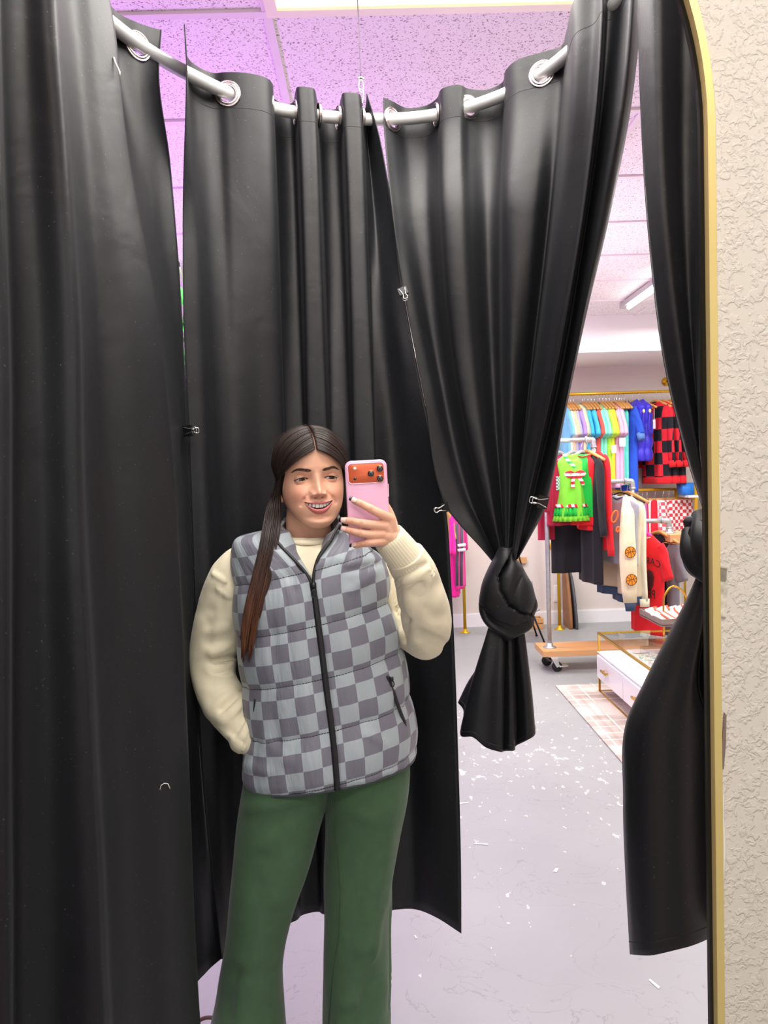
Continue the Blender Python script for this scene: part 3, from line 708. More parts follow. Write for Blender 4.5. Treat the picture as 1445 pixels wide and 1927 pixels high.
HANG = {}
def hanger(loc, yaw, label, group, kind='wood', w=.42, clip_=False):
    key = (kind, w, clip_)
    nm = {'wood': 'wooden_hanger', 'grey': 'grey_hanger', 'black': 'black_hanger', 'pink': 'pink_hanger'}[kind]
    m = {'wood': M_wood, 'grey': cmat('grey_plastic', (170, 172, 176), rough=.4), 'black': M_blackmetal, 'pink': mat('pink_plastic', srgb(245, 40, 170), .35)}[kind]
    if key in HANG:
        t = copy_tree(HANG[key])
    else:
        t = thing(nm, label, 'hanger', group)
        bm = bmesh.new(); tube(bm, curve([(0, 0, -.012-.078), (0, 0, -.05), (.012, 0, -.012), (.010, 0, .006), (0, 0, .012), (-.012, 0, .004)], 20), .0018, 6)
        obj('hook', bm, M_chrome, t)
        bm = bmesh.new()
        h = w/2
        if clip_:
            box(bm, (-h, -.008, -.104), (h, .008, -.078)); box(bm, (-h*.8, -.012, -.12), (-h*.8+.03, .012, -.10)); box(bm, (h*.8-.03, -.012, -.12), (h*.8, .012, -.10))
            bmesh.ops.bevel(bm, geom=bm.edges[:], offset=.002, segments=1, affect='EDGES')
        else:
            pts = curve([(-h, 0, -.155), (-h*.6, 0, -.122), (-h*.2, 0, -.092), (0, 0, -.085), (h*.2, 0, -.092), (h*.6, 0, -.122), (h, 0, -.155)], 26)
            r = [lerp(.011, .0135, math.sin(PI*i/26)) for i in range(27)]
            tube(bm, pts, r if kind != 'black' else .005, 10)
            tube(bm, [(-h*.85, 0, -.158), (h*.85, 0, -.158)], .004, 6)
        obj('bar', bm, m, t)
        HANG[key] = t
    t.location = loc; t.rotation_euler = (0, 0, yaw); t['label'] = label; t['group'] = group
    return t
def garment(name, loc, yaw, label, cat, m, w=.44, L=.62, sleeve=.18, thick=.035, flare=0, group=None, cuff=None, hem=None, seed=0, neck=.07, srad=.065, drop=.05, rip=.16, sang=1.15, puff=0, top=None):
    """hanging garment; local x along the hanger, z down from the hook"""
    rnd = random.Random(seed); t = thing(name, label, cat, group, loc); t.rotation_euler = (0, 0, yaw)
    h = w/2; z0 = -.100; n = 44
    ph = rnd.uniform(0, 6)
    def rings(za, zb, k, off=0):
        out = []
        for i in range(k+1):
            z = lerp(za, zb, i/k); u = (z0-z)/L
            hw = keys([(0, neck), (.04, h*.55), (.11, h*.93), (.17, h*.97), (.35, h*.88), (1, h*(.86+flare))], u)
            th = keys([(0, .016), (.05, .024), (.15, thick), (1, thick*(1.25+flare))], u)
            if puff: q_ = abs(math.sin(u*PI*puff)); th *= .78+.34*q_**.5; hw *= .97+.04*q_
            r = []
            for j in range(n):
                a = 2*PI*j/n; c, s = math.cos(a), math.sin(a)
                fold = 1+rip*min(1, u*1.8)*math.sin(7*a+ph+u*1.5)*1.2+rip*.5*math.sin(13*a+ph*2)*min(1, u*1.5)
                x = hw*math.copysign(abs(c)**.8, c)+off*c; y = th*s*fold+off*s
                zz = z-(drop*(1-abs(c)) if 0 else 0)
                if u < .06: zz -= .02*(1-abs(x)/max(neck, .01)) if abs(x) < neck else 0
                r.append(Vector((x, y, zz)))
            out.append(r)
        return out
    bm = bmesh.new(); ring_loft(bm, rings(z0, z0-L, 36), caps=True); obj('body', bm, m, t)
    if sleeve:
        for sg in (-1, 1):
            st = Vector((sg*h*.80, 0, z0-.13)); ang = sang
            d = Vector((sg*math.cos(ang), 0, -math.sin(ang)))
            pts = [Vector((sg*h*.62, 0, z0-.085)), st, st+d*sleeve*.5+Vector((0, -.01, 0)), st+d*sleeve+Vector((0, -.012, -.01))]
            pts = curve(pts, 14); bm = bmesh.new(); R = []
            for i, p in enumerate(pts):
                u = i/14; rr = lerp(srad, srad*.82 if sleeve < .3 else srad*.62, u)
                tt = (pts[min(14, i+1)]-pts[max(0, i-1)]).normalized(); s = Vector((-tt.z, 0, tt.x))
                R.append([p+s*rr*math.cos(2*PI*j/16)+Vector((0, 1, 0))*rr*.42*math.sin(2*PI*j/16)*(1+.15*math.sin(5*j+u*9)) for j in range(16)])
            ring_loft(bm, R); obj('sleeve', bm, m, t)
            if cuff:
                bm = bmesh.new(); e = pts[-1]; dd = (pts[-1]-pts[-2]).normalized(); tube(bm, [e-dd*.012, e+dd*.045], [srad*.55, srad*.5], 14); obj('cuff', bm, cuff, t)
    if hem:
        bm = bmesh.new(); ring_loft(bm, rings(z0-L+.01, z0-L-.05, 3, .004)); obj('hem_band', bm, hem, t)
    if top:
        bm = bmesh.new(); tube(bm, [(neck*math.cos(2*PI*k/20)*.95, .022*math.sin(2*PI*k/20), z0-.012-.015*(1-abs(math.cos(2*PI*k/20)))) for k in range(20)], .005, 6, closed=True); obj('collar', bm, top, t)
    return t

# ---- gold wall rack
YR = 7.02; ZG = PH(1150, 739.5, 0).z*0+P(1150, 739.5, YR).z; ZG2 = P(1215, 922, YR).z
rk = thing('clothes_rack', 'gold pipe clothes rack against the back wall', 'clothes rack', loc=(1.7, YR, 0))
def inrack(o): return at(o, rk)
def pipe(pts, r=.0135, name='rail', m=M_goldpaint, par=None, n=14):
    bm = bmesh.new(); tube(bm, pts, r, n); o = obj(name, bm, m); return at(o, par or rk)
xa, xb = P(862, 1000, YR).x+.02, P(1273, 1000, YR).x
pipe([(.45, YR, ZG), (3.6, YR, ZG)]); pipe([(P(1120, 900, YR).x, YR, ZG2), (xb, YR, ZG2)]); pipe([(.35, YR, ZG2), (P(870, 1000, YR).x, YR, ZG2)])
for x, y_, zt in ((P(875, 1185, YR).x, YR, ZG), (P(1053, 1180, YR).x, YR, ZG), (xb, YR, ZG2), (P(1288, 1050, 7.1).x, 7.1, ZG)):
    pipe([(x, y_, .012), (x, y_, zt)], .0145 if y_ == YR else .011, 'post')
    bm = bmesh.new(); lathe(bm, [(.05, 0), (.05, .006), (.022, .012), (.020, .035)], Vector((x, y_, 0)), n=20); inrack(obj('floor_flange', bm, M_goldpaint))
for px, py, yy in ((1253, 718, 7.27), (1041, 1028, 7.27)):
    c = P(px, py, yy); bm = bmesh.new(); lathe(bm, [(.0, -.012), (.018, -.012), (.020, -.008), (.040, -.004), (.040, .008)], c, Vector((0, 1, 0)), 22); inrack(obj('wall_flange', bm, M_goldpaint))
    pipe([c, c+Vector((.0, -.10, 0)), c+Vector((.06, -.2, -.02))], .010, 'bracket')

pal = dict(skyblue=(120, 190, 235), white=(235, 238, 238), peach=(250, 190, 150), lavgrey=(170, 170, 195), purple=(170, 140, 225), cream=(250, 235, 170), sage=(160, 180, 165), azure=(60, 180, 220),
           azure2=(70, 190, 230), coral=(245, 90, 80), mint=(130, 235, 205), mint2=(150, 240, 210), lime=(190, 250, 80), lime2=(215, 250, 70), yellow=(235, 250, 60), pink=(240, 180, 215), pink2=(245, 190, 225), aqua=(110, 225, 205), royal=(35, 85, 210), denim=(90, 130, 200))
row = [(1060, 'skyblue', 'light blue tee, first of the pastel row beside the black curtain', .62), (1064, 'white', 'white tee between the light blue and peach ones', .60), (1069, 'peach', 'peach tee between the blue and purple ones on the gold rail', .62),
       (1075, 'lavgrey', 'lavender grey tee beside the purple one', .62), (1081, 'purple', 'pale purple tee on the gold rail', .62), (1087, 'cream', 'pale yellow tee next to the sage one', .6), (1092, 'sage', 'sage grey tee with a rolled sleeve', .6),
       (1098, 'azure', 'turquoise blue tee, first of two', .62), (1105, 'azure2', 'brighter turquoise tee just before the coral one', .62), (1112, 'coral', 'coral red tee among the turquoise and mint ones', .66),
       (1121, 'mint', 'mint green tee next to the coral one', .66), (1127, 'mint2', 'pale mint tee just before the lime ones', .66),
       (1134, 'lime', 'lime green tee next to the mint ones', .72), (1141, 'yellow', 'neon yellow green tee with the widest sleeve', .72), (1150, 'pink', 'pale pink overalls beside the neon tee', .76), (1157, 'pink2', 'pale pink top with a paper tag', .74)]
for i, (px, k, lb, L_) in enumerate(row):
    x = PZ(px, YR, ZG).x; yw = PI/2+random.uniform(-.06, .06)
    garment('hanging_shirt', (x, YR, ZG+.0), yw, lb, 'shirt', cmat(k, pal[k]), w=.44, L=L_, sleeve=.17, thick=.030, seed=i, group='pastel tees on the gold rail')
for i, px in enumerate((1067, 1072, 1077, 1083)): hanger((PZ(px-4, YR, ZG).x, YR, ZG), PI/2, 'wooden hanger on the gold rail right beside the black curtain', 'wooden hangers at the near end')
for i, px in enumerate((1095, 1100, 1106, 1112, 1118)): hanger((PZ(px, YR, ZG).x, YR, ZG), PI/2, 'wooden hanger above the turquoise and coral tees', 'hangers above the turquoise tees')
for i, px in enumerate((1128, 1134, 1140, 1146)): hanger((PZ(px, YR, ZG).x, YR, ZG), PI/2, 'wooden hanger above the lime and yellow tees', 'hangers above the lime tees')
for i, px in enumerate((1156, 1160, 1165, 1169, 1174)): hanger((PZ(px, YR, ZG).x, YR, ZG), PI/2, 'wooden hanger above the aqua overalls', 'hangers above the aqua overalls')
for i, px in enumerate((1162, 1168)):
    t = garment('hanging_overalls', (PZ(px, YR, ZG).x, YR, ZG), PI/2, ('aqua overalls with dark straps, tag side', 'aqua overalls behind the tagged pair')[i], 'overalls', cmat('aqua', pal['aqua']), w=.36, L=.74, sleeve=0, thick=.032, seed=40+i, group='aqua overalls')
    for s in (-.05, 0, .05):
        bm = bmesh.new(); tube(bm, curve([(-.05+s, -.036, -.08), (-.045+s, -.04, -.2), (-.03+s, -.04, -.3), (-.02+s, -.038, -.33)], 12), .004, 6); obj('strap', bm, cmat('dark_strap', (60, 70, 80)), t)
c = P(1171, 832, 6.78); bm = bmesh.new(); prism(bm, [c+Vector((a*.026, 0, b*.038)) for a, b in ((-1, -1), (1, -1), (1, 1), (-1, 1))], Vector((.004, .002, 0)))
bx = obj('price_tag', bm, mat('tag_paper', srgb(246, 246, 244), .7), None, False); tag(bx, 'white paper tag on the aqua overalls', 'tag')
c = P(1155, 845, 6.78); bm = bmesh.new(); prism(bm, [c+Vector((a*.020, 0, b*.036)) for a, b in ((-1, -1), (1, -1), (1, 1), (-1, 1))], Vector((.004, .002, 0)))
bx = obj('price_tag', bm, mat('tag_cream', srgb(246, 240, 215), .7), None, False); tag(bx, 'cream paper tag on the pale pink top', 'tag')
garment('hanging_shirt', (PZ(1176, YR, ZG).x, YR, ZG), PI/2+.15, 'royal blue shirt with rolled lighter sleeves before the puffer vests', 'shirt', cmat('royal', pal['royal']), w=.46, L=.80, sleeve=.17, thick=.035, seed=60, cuff=cmat('denim', pal['denim']))
mpuf = cmat('cobalt_puffer', (55, 45, 195), rough=.5)
for i, px in enumerate((1190, 1201)):
    x = PZ(px, YR, ZG).x; hanger((x, YR, ZG), -1.1, 'wooden hanger holding a cobalt puffer vest', 'hangers of the puffer vests')
    t = garment('puffer_vest', (x, YR-.01, ZG+.03), -1.47, ('cobalt blue puffer vest on the left of the pair', 'cobalt blue puffer vest next to the red and black sweaters')[i], 'vest', mpuf, w=.44, L=.56, sleeve=0, thick=.055, puff=5, rip=.06, neck=.09, seed=70+i, group='cobalt puffer vests')
    bm = bmesh.new(); lathe(bm, [(.001, -.02), (.011, -.008), (.012, .006), (.004, .018)], Vector((.235, -.01, -.22)), n=12); obj('toggle', bm, mat('toggle', srgb(225, 205, 150), .4), t)
    bm = bmesh.new(); tube(bm, curve([(.235, -.01, -.23), (.238, -.02, -.32), (.236, .0, -.42), (.235, .012, -.33)], 14), .004, 6); obj('cord', bm, mpuf, t)
mck = pattern('red_black_check', srgb(214, 28, 45), srgb(18, 18, 26), .105, off=(.05, .02))
mred = cmat('bright_red', (228, 24, 36))
for i, (px, yy, yw, lb) in enumerate(((1238, 6.95, -1.25, 'red and black checked sweater with a hanging tag, nearest the vests'), (1251, 6.95, -1.25, 'red and black checked sweater in the middle of the three'), (1265, 6.95, -1.25, 'red and black checked sweater half behind the black curtain'))):
    x = PZ(px, yy, ZG).x; hanger((x, YR, ZG), yw, 'wooden hanger holding a red and black checked sweater', 'hangers of the checked sweaters')
    garment('checked_sweater', (x, YR-.005, ZG+.01), yw, lb, 'sweater', mck if 1 else mred, w=.44, L=.70, sleeve=.42, thick=.045, seed=80+i, group='checked sweaters', sang=1.45, srad=.06, cuff=mred, top=mred, hem=mred)
c = P(1231, 797, 6.75); bm = bmesh.new(); box(bm, (c.x-.011, c.y, c.z-.045), (c.x+.011, c.y+.003, c.z+.035)); tube(bm, [c+Vector((0, .002, .035)), c+Vector((.004, .01, .13))], .0025, 6)
tag(obj('hang_tag', bm, mat('grey_tag', srgb(190, 185, 195), .6), None, False), 'narrow grey tag hanging on the checked sweater', 'tag')

# lower gold rail: clip hangers with shorts and trousers
def legs(name, loc, yaw, label, m, w=.28, L=.35, group=None, seed=0, gap=.0):
    t = thing(name, label, 'trousers' if L > .3 else 'shorts', group, loc); t.rotation_euler = (0, 0, yaw); z0 = -.100
    for sg in (-1, 1):
        R = []
        for i in range(15):
            u = i/14; R.append([Vector((sg*w*.25*(1+.12*u)+math.cos(a)*w*.265*(1+.15*u), math.sin(a)*.028*(1+.5*u)*(1+.2*math.sin(6*a+seed)), z0-L*u)) for a in [2*PI*k/24 for k in range(24)]])
        bm = bmesh.new(); ring_loft(bm, R); obj('leg', bm, m, t)
    bm = bmesh.new(); ring_loft(bm, [[Vector((math.cos(a)*w*.5, math.sin(a)*.030, z)) for a in [2*PI*k/28 for k in range(28)]] for z in (z0+.004, z0-.03)]); obj('waistband', bm, m, t)
    return t
mst = pattern('red_white_stripe', srgb(225, 30, 50), srgb(246, 236, 238), .06, 'vert'); mrc = pattern('red_white_check', srgb(214, 60, 70), srgb(248, 235, 232), .030); mrc2 = pattern('pink_white_check', srgb(226, 90, 105), srgb(250, 238, 236), .032)
mpur = cmat('orchid', (205, 120, 205))
for i, px in enumerate((1200, 1208, 1217)):
    x = PZ(px, YR, ZG2).x; hanger((x, YR, ZG2), .7, 'brown clip hanger holding orchid pink shorts', 'clip hangers of the orchid shorts', clip_=True, w=.30)
    legs('orchid_shorts', (x, YR, ZG2), .7+.1*i, ('orchid pink shorts, first of the three', 'orchid pink shorts in the middle', 'orchid pink shorts beside the striped trousers')[i], mpur, L=.42, seed=i, group='orchid shorts on the low gold rail')
for px, yw, m, lb, g, L_ in ((1232, .25, mst, 'red and white striped trousers on the low gold rail', None, .42), (1247, .4, mst, 'second pair of red and white striped trousers, behind the white pipe', None, .45), (1258, .6, mrc2, 'pink and white checked shorts beside the striped trousers', None, .30), (1276, .3, mrc, 'red and white checked trousers nearest the gold post', None, .42)):
    x = PZ(px, YR, ZG2).x; hanger((x, YR-.0, ZG2), yw-.2, 'brown clip hanger holding '+lb.split(' on ')[0].split(',')[0].split(' beside')[0].split(' nearest')[0].replace('second pair of', 'the second').replace('the second', 'the second pair of'), None, clip_=True, w=.30)
    legs('patterned_trousers', (x, YR-.02, ZG2), yw, lb, m, L=L_, seed=px)
# shelf at the far right with blue bins
sh = thing('shelf_unit', 'white shelf on gold uprights at the far right behind the curtain', 'shelf', loc=(3.0, 6.95, 0))
zs = P(1300, 931, 6.95).z; xs = P(1283, 930, 6.95).x
bm = bbox((xs, 6.8, zs-.02), (xs+.9, 7.2, zs), .003); at(obj('shelf_board', bm, mat('white_board', srgb(240, 240, 240), .5), None, False), sh)
for dx, yy in ((.06, 6.82), (.85, 6.82), (.85, 7.18)): bm = bbox((xs+dx, yy-.012, 0), (xs+dx+.024, yy+.012, zs+.5)); at(obj('upright', bm, M_goldpaint, None, False), sh)
for i, px in enumerate((1290, 1303)):
    c = P(px, 930, 6.93); c.z = zs; bm = bmesh.new(); ring_loft(bm, [[c+Vector((math.copysign(abs(math.cos(a))**.4, math.cos(a))*(.055+h*.12), math.copysign(abs(math.sin(a))**.4, math.sin(a))*.07, h)) for a in [2*PI*k/24 for k in range(24)]] for h in (.001, .05, .11)])
    tag(obj('blue_bin', bm, cmat('bin_blue', (35, 120, 215), rough=.4)), ('blue folded cap like bin at the shelf end', 'blue bin next to it, cut off by the curtain')[i] if 0 else ('bright blue cloth bin at the end of the white shelf', 'bright blue cloth bin second from the end of the white shelf')[i], 'bin', 'blue bins on the white shelf')

# clothes at the left gap, on the low rail
zl = ZG2
mpk = cmat('hot_pink', (250, 35, 160)); mtan = cmat('tan_corduroy', (190, 150, 85)); morg = cmat('orange_cloth', (250, 150, 60))
garment('tan_jacket', (P(841, 1000, 6.9).x, 6.9, zl+.05), PI/2+.1, 'tan jacket hanging beside the hot pink tracksuits', 'jacket', mtan, w=.42, L=.78, sleeve=.2, thick=.035, seed=90)
garment('orange_top', (P(850, 1000, 6.95).x, 6.98, zl), PI/2, 'orange top sandwiched between tan jacket and pink clothes', 'top', morg, w=.34, L=.5, sleeve=.12, thick=.02, seed=91)
for i, px in enumerate((852, 860)):
    t = garment('pink_tracksuit', (P(px, 1000, 6.85).x, 6.86, zl+.02), PI/2-.25*i-.12, ('hot pink top with a dark side panel beside the tan jacket', 'hot pink top with two white sleeve stripes in front of the gold post')[i], 'top', mpk, w=.38, L=.80-.06*i, sleeve=.30, thick=.035, seed=92+i, group='hot pink tops')
    if i:
        for dz in (0, .05):
            c0 = P(869, 1031+dz*200, 6.66)
        bm = bmesh.new()
        for a in (1026, 1035): tube(bm, [P(861, a+1, 6.62), P(876, a-1, 6.62)], .014, 8)
        obj('sleeve_stripe', bm, cmat('white', pal['white']), None); o_ = bpy.context.scene.collection.objects[-1]
        o_.parent = t; o_.matrix_parent_inverse = (Matrix.Translation(t.location) @ Matrix.Rotation(t.rotation_euler.z, 4, 'Z')).inverted()
    bm = bmesh.new(); tube(bm, [P(px+8, 985, 6.63), P(px+9, 1030, 6.63), P(px+8, 1060, 6.64), P(px+8, 1102, 6.66)], .013, 8)
    o_ = obj('side_panel', bm, cmat('charcoal', (80, 80, 92)), t); o_.matrix_parent_inverse = (Matrix.Translation(t.location) @ Matrix.Rotation(t.rotation_euler.z, 4, 'Z')).inverted()

# ---- rolling pipe rack
YP = 5.62; Z1 = P(1085, 828, YP).z; Z2 = P(1170, 905.5, YP).z; Z3 = P(1232, 980, YP).z
X0 = P(1034, 1210, YP).x; X1 = P(1117, 850, YP).x; X2 = P(1190, 930, YP).x; X3 = P(1259, 990, YP).x
rr = thing('rolling_rack', 'rolling rack of stepped galvanised pipe on a plywood base', 'clothes rack', loc=(X0, YP, 0))
zp = .165; xe = P(1330, 1200, YP).x
mply = mat('plywood', srgb(212, 160, 100), .5); N, L, B = nodes(mply)
tc = N.new('ShaderNodeTexCoord'); wv = N.new('ShaderNodeTexWave'); wv.bands_direction = 'Z'; wv.inputs['Scale'].default_value = 9; wv.inputs['Distortion'].default_value = 6; wv.inputs['Detail'].default_value = 3
mpn = N.new('ShaderNodeMapping'); mpn.inputs['Scale'].default_value = (.35, 1.5, 3); L.new(tc.outputs['Object'], mpn.inputs[0]); L.new(mpn.outputs[0], wv.inputs[0]); L.new(mixc(N, L, wv.outputs[1], srgb(222, 160, 92), srgb(205, 168, 128)), B.inputs['Base Color'])
xl0 = P(1022, 1230, 5.5).x
at(obj('base_board', bbox((xl0, 5.5, zp-.042), (xe, 5.79, zp), .002), mply, None, False), rr)
def gp(pts, r=.0165, n='pipe'): return pipe(pts, r, n, M_galv, rr)
def elbow(c, d1, d2):
    bm = bmesh.new(); c = Vector(c); tube(bm, curve([c+Vector(d1)*.055, c+Vector(d1)*.02+Vector(d2)*.004, c+(Vector(d1)+Vector(d2))*.006, c+Vector(d2)*.02+Vector(d1)*.004, c+Vector(d2)*.055], 14), .0215, 14)
    for d in (d1, d2): tube(bm, [c+Vector(d)*.048, c+Vector(d)*.060], .0245, 14)
    at(obj('elbow', bm, M_galv), rr)
r_, l_, u_, dn = (1, 0, 0), (-1, 0, 0), (0, 0, 1), (0, 0, -1)
gp([(X0, YP, zp), (X0, YP, Z1)]); gp([(X0, YP, Z1), (X1, YP, Z1)], n='rail'); gp([(X1, YP, Z1), (X1, YP, Z2)]); gp([(X1, YP, Z2), (X2, YP, Z2)], n='rail'); gp([(X2, YP, Z2), (X2, YP, Z3)]); gp([(X2, YP, Z3), (X3, YP, Z3)], n='rail')
zb3 = P(1259, 1003, YP).z; gp([(X3, YP, Z3), (X3, YP, zb3)])
for c, a, b in (((X0, YP, Z1), dn, r_), ((X1, YP, Z1), l_, dn), ((X1, YP, Z2), u_, r_), ((X2, YP, Z2), l_, dn), ((X2, YP, Z3), u_, r_), ((X3, YP, Z3), l_, dn)): elbow(c, a, b)
for c in ((X0, YP, zp), (X3, YP, zb3)):
    bm = bmesh.new(); lathe(bm, [(.048, 0), (.048, .006), (.026, .012), (.024, .034), (.018, .036)], Vector(c), n=24); at(obj('flange', bm, M_galv), rr)
xw = P(1247, 1010, YP).x; at(obj('shelf_board', bbox((xw, 5.48, zb3-.055), (xe, 5.78, zb3), .002), mply, None, False), rr)
gp([(xe-.05, YP, zp), (xe-.05, YP, zb3-.05)])
mtyre = mat('black_rubber', srgb(22, 22, 24), .6)
for cx_, cy_ in ((xl0+.085, 5.55), (xl0+.05, 5.73), (xe-.09, 5.55), (xe-.09, 5.73)):
    k = obj('caster', bbox((cx_-.045, cy_-.035, zp-.048), (cx_+.045, cy_+.035, zp-.042)), M_chrome, None, False); at(k, rr)
    bm = bmesh.new()
    for s in (-1, 1):
        prism(bm, [Vector((cx_-.026, cy_+s*.020, zp-.048)), Vector((cx_+.026, cy_+s*.020, zp-.048)), Vector((cx_+.040, cy_+s*.020, .045)), Vector((cx_+.02, cy_+s*.020, .035))], Vector((0, s*.003, 0)))
    y2 = bmesh.new(); f = obj('fork', bm, M_chrome, None, False); f.parent = k
    bm = y2; lathe(bm, [(.012, -.016), (.030, -.016), (.0375, -.010), (.0375, .010), (.030, .016), (.012, .016)], Vector((cx_+.026, cy_, .0385)), Vector((0, 1, 0)), 24); f = obj('wheel', bm, mtyre); f.parent = k
    bm = bmesh.new(); prism(bm, [Vector((cx_+.01, cy_-.032, .07)), Vector((cx_+.05, cy_-.032, .05)), Vector((cx_+.10, cy_-.036, .052)), Vector((cx_+.102, cy_-.036, .047)), Vector((cx_+.04, cy_-.03, .038))], Vector((0, .05, 0)))
    f = obj('brake_pedal', bm, M_chrome, None, False); f.parent = k

def hp(px, z, dy=0): return Vector((PZ(px, YP, z).x, YP+dy, z))
mblk = cmat('black_jersey', (24, 25, 32)); mmar = cmat('maroon', (170, 22, 60)); mlime = cmat('elf_lime', (130, 225, 60)); mgrn = cmat('elf_green', (30, 200, 70)); mgry = cmat('heather_grey', (176, 180, 188)); mcrm = cmat('cream_fleece', (235, 222, 188)); mcr2 = cmat('ivory_fleece', (238, 234, 205)); mnav = cmat('navy_rib', (55, 75, 105)); mgr2 = cmat('mid_grey', (128, 128, 134))
mcandy = pattern('candy_stripe', srgb(225, 40, 50), srgb(250, 240, 235), .022, 'vert'); mcandyh = pattern('candy_stripe_across', srgb(225, 40, 50), srgb(250, 240, 235), .02, 'horiz')
g_ = 'hangers on the top pipe rail'
hanger(hp(1050, Z1), .5, 'grey hanger holding the maroon pyjamas', None, 'grey', .3)
t = garment('maroon_pyjamas', hp(1049, Z1), .55, 'maroon child pyjamas with a white cuff panel beside the elf dress', 'pyjamas', mmar, w=.26, L=.52, sleeve=.28, thick=.04, seed=100, srad=.05, sang=1.4)
bm = bmesh.new(); box(bm, (-.07, -.06, -.36), (.03, -.045, -.26)); obj('white_panel', bm, pattern('pyjama_trim', srgb(240, 240, 240), srgb(90, 160, 130), .012, 'check'), t, False)
hanger(hp(1079, Z1), .25, 'grey hanger holding the lime elf dress', None, 'grey', .28)
t = garment('elf_dress', hp(1069, Z1, -.05), .12, 'lime green elf dress with candy stripe bow and ruffled hem', 'dress', mlime, w=.20, L=.47, sleeve=0, thick=.055, flare=.42, seed=101, neck=.06, rip=.14)
def skirtband(z, h, rx, ry, m, n_='ruffle', rf=0.0):
    bm = bmesh.new(); ring_loft(bm, [[Vector((math.cos(a)*(rx+dx)*(1+rf*math.sin(22*a)), math.sin(a)*(ry+dx)*(1+rf*2*math.sin(22*a)), zz)) for a in [2*PI*k/88 for k in range(88)]] for zz, dx in ((z+h/2, 0), (z, .006), (z-h/2, .014))]); return obj(n_, bm, m, t)
skirtband(-.560, .05, .128, .095, mlime, rf=.06); skirtband(-.515, .06, .122, .09, mgrn, rf=.06); skirtband(-.473, .022, .118, .086, mcandy, 'striped_trim')
bm = bmesh.new()
for pts, r0_ in (([(0, -.075, -.25), (-.035, -.09, -.232), (-.07, -.085, -.245), (-.04, -.085, -.262), (0, -.075, -.25)], .012), ([(0, -.075, -.25), (.035, -.09, -.232), (.07, -.085, -.245), (.04, -.085, -.262), (0, -.075, -.25)], .012), ([(0, -.08, -.25), (-.02, -.09, -.30), (-.02, -.09, -.345)], .013), ([(0, -.08, -.25), (.035, -.09, -.285), (.06, -.09, -.325)], .013)):
    tube(bm, curve(pts, 16), r0_, 8)
obj('bow', bm, mcandyh, t)
bm = bmesh.new(); tube(bm, curve([(-.05, -.02, -.105), (-.035, -.045, -.15), (.0, -.055, -.19), (.03, -.055, -.23)], 14), .013, 8); obj('collar_ruffle', bm, pattern('mint_white', srgb(60, 210, 90), srgb(245, 245, 240), .018, 'horiz'), t)
hanger(hp(1094, Z1), .5, 'grey hanger holding the green dress with red trim', None, 'grey', .28)
t = garment('green_dress', hp(1094, Z1, -.03), -.25, 'green elf costume with red collar edge and red fluffy hem', 'dress', mgrn, w=.19, L=.47, sleeve=0, thick=.05, flare=.15, seed=102, top=mred, hem=mred)
hanger(hp(1104, Z1), -1.15, 'wooden hanger holding the red shirt on the pipe rail', None, 'wood', .38)
garment('red_shirt', hp(1101, Z1, .02), -1.42, 'red shirt with an open collar between the elf costume and black tops', 'shirt', mred, w=.30, L=.56, sleeve=0, thick=.03, seed=103, top=mblk)
garment('black_long_shirt', hp(1109, Z1, .02), -1.42, 'long black top hanging lowest at the pipe rail, beside the red shirt', 'top', mblk, w=.42, L=.95, sleeve=.46, thick=.035, seed=104, sang=1.4)
garment('red_hoodie', hp(1122, Z1+.02, .03), -1.45, 'red long sleeved sweatshirt between two black tops', 'sweatshirt', mred, w=.44, L=.72, sleeve=.62, thick=.03, seed=105, sang=1.42)
garment('black_tee', hp(1129, Z1+.0, .14), -1.42, 'black tee with a short sleeve behind the red sweatshirt', 'shirt', mblk, w=.38, L=.54, sleeve=.2, thick=.03, seed=106)
garment('black_skirt', Vector((P(1072, 1000, 5.75).x, 5.78, 1.30)), .2, 'black garment hanging low behind the elf dresses', 'skirt', mblk, w=.34, L=.50, sleeve=0, thick=.04, neck=.15, seed=107)
garment('maroon_trousers', Vector((P(1028, 1000, 5.7).x, 5.7, 1.33)), .3, 'maroon trousers hanging at the near side of the pipe post', 'trousers', mmar, w=.16, L=.27, sleeve=0, thick=.03, neck=.07, seed=108)
# second rail
hanger(hp(1168, Z2), -.95, 'black hanger holding the grey sweatshirt', None, 'black', .4); hanger(hp(1180, Z2), -1.1, 'wooden hanger holding the cream basketball sweatshirt', None, 'wood', .4)
t = garment('grey_sweatshirt', hp(1160, Z2, -.06), -1.2, 'heather grey sweatshirt with an orange outlined patch', 'sweatshirt', mgry, w=.42, L=.50, sleeve=0, thick=.035, seed=110, sang=1.3, top=mnav)
def ring_patch(px, py, Y, rx, rz, mo, mi_, parent, name='patch'):
    c = P(px, py, Y); bm = bmesh.new()
    tube(bm, [c+Vector((rx*math.cos(2*PI*k/28)+.25*rz*math.sin(2*PI*k/28), -.004, rz*math.sin(2*PI*k/28))) for k in range(28)], .006, 8, closed=True)
    o = obj(name, bm, mo); inv = (Matrix.Translation(parent.location) @ Matrix.Rotation(parent.rotation_euler.z, 4, 'Z')).inverted(); o.parent = parent; o.matrix_parent_inverse = inv; return o
ring_patch(1156, 972, 5.36, .020, .040, cmat('orange_patch', (240, 110, 40)), None, t)
ring_patch(1162, 996, 5.34, .010, .016, cmat('orange_patch', (240, 110, 40)), None, t)
mball = cmat('basketball_orange', (245, 150, 30)); 
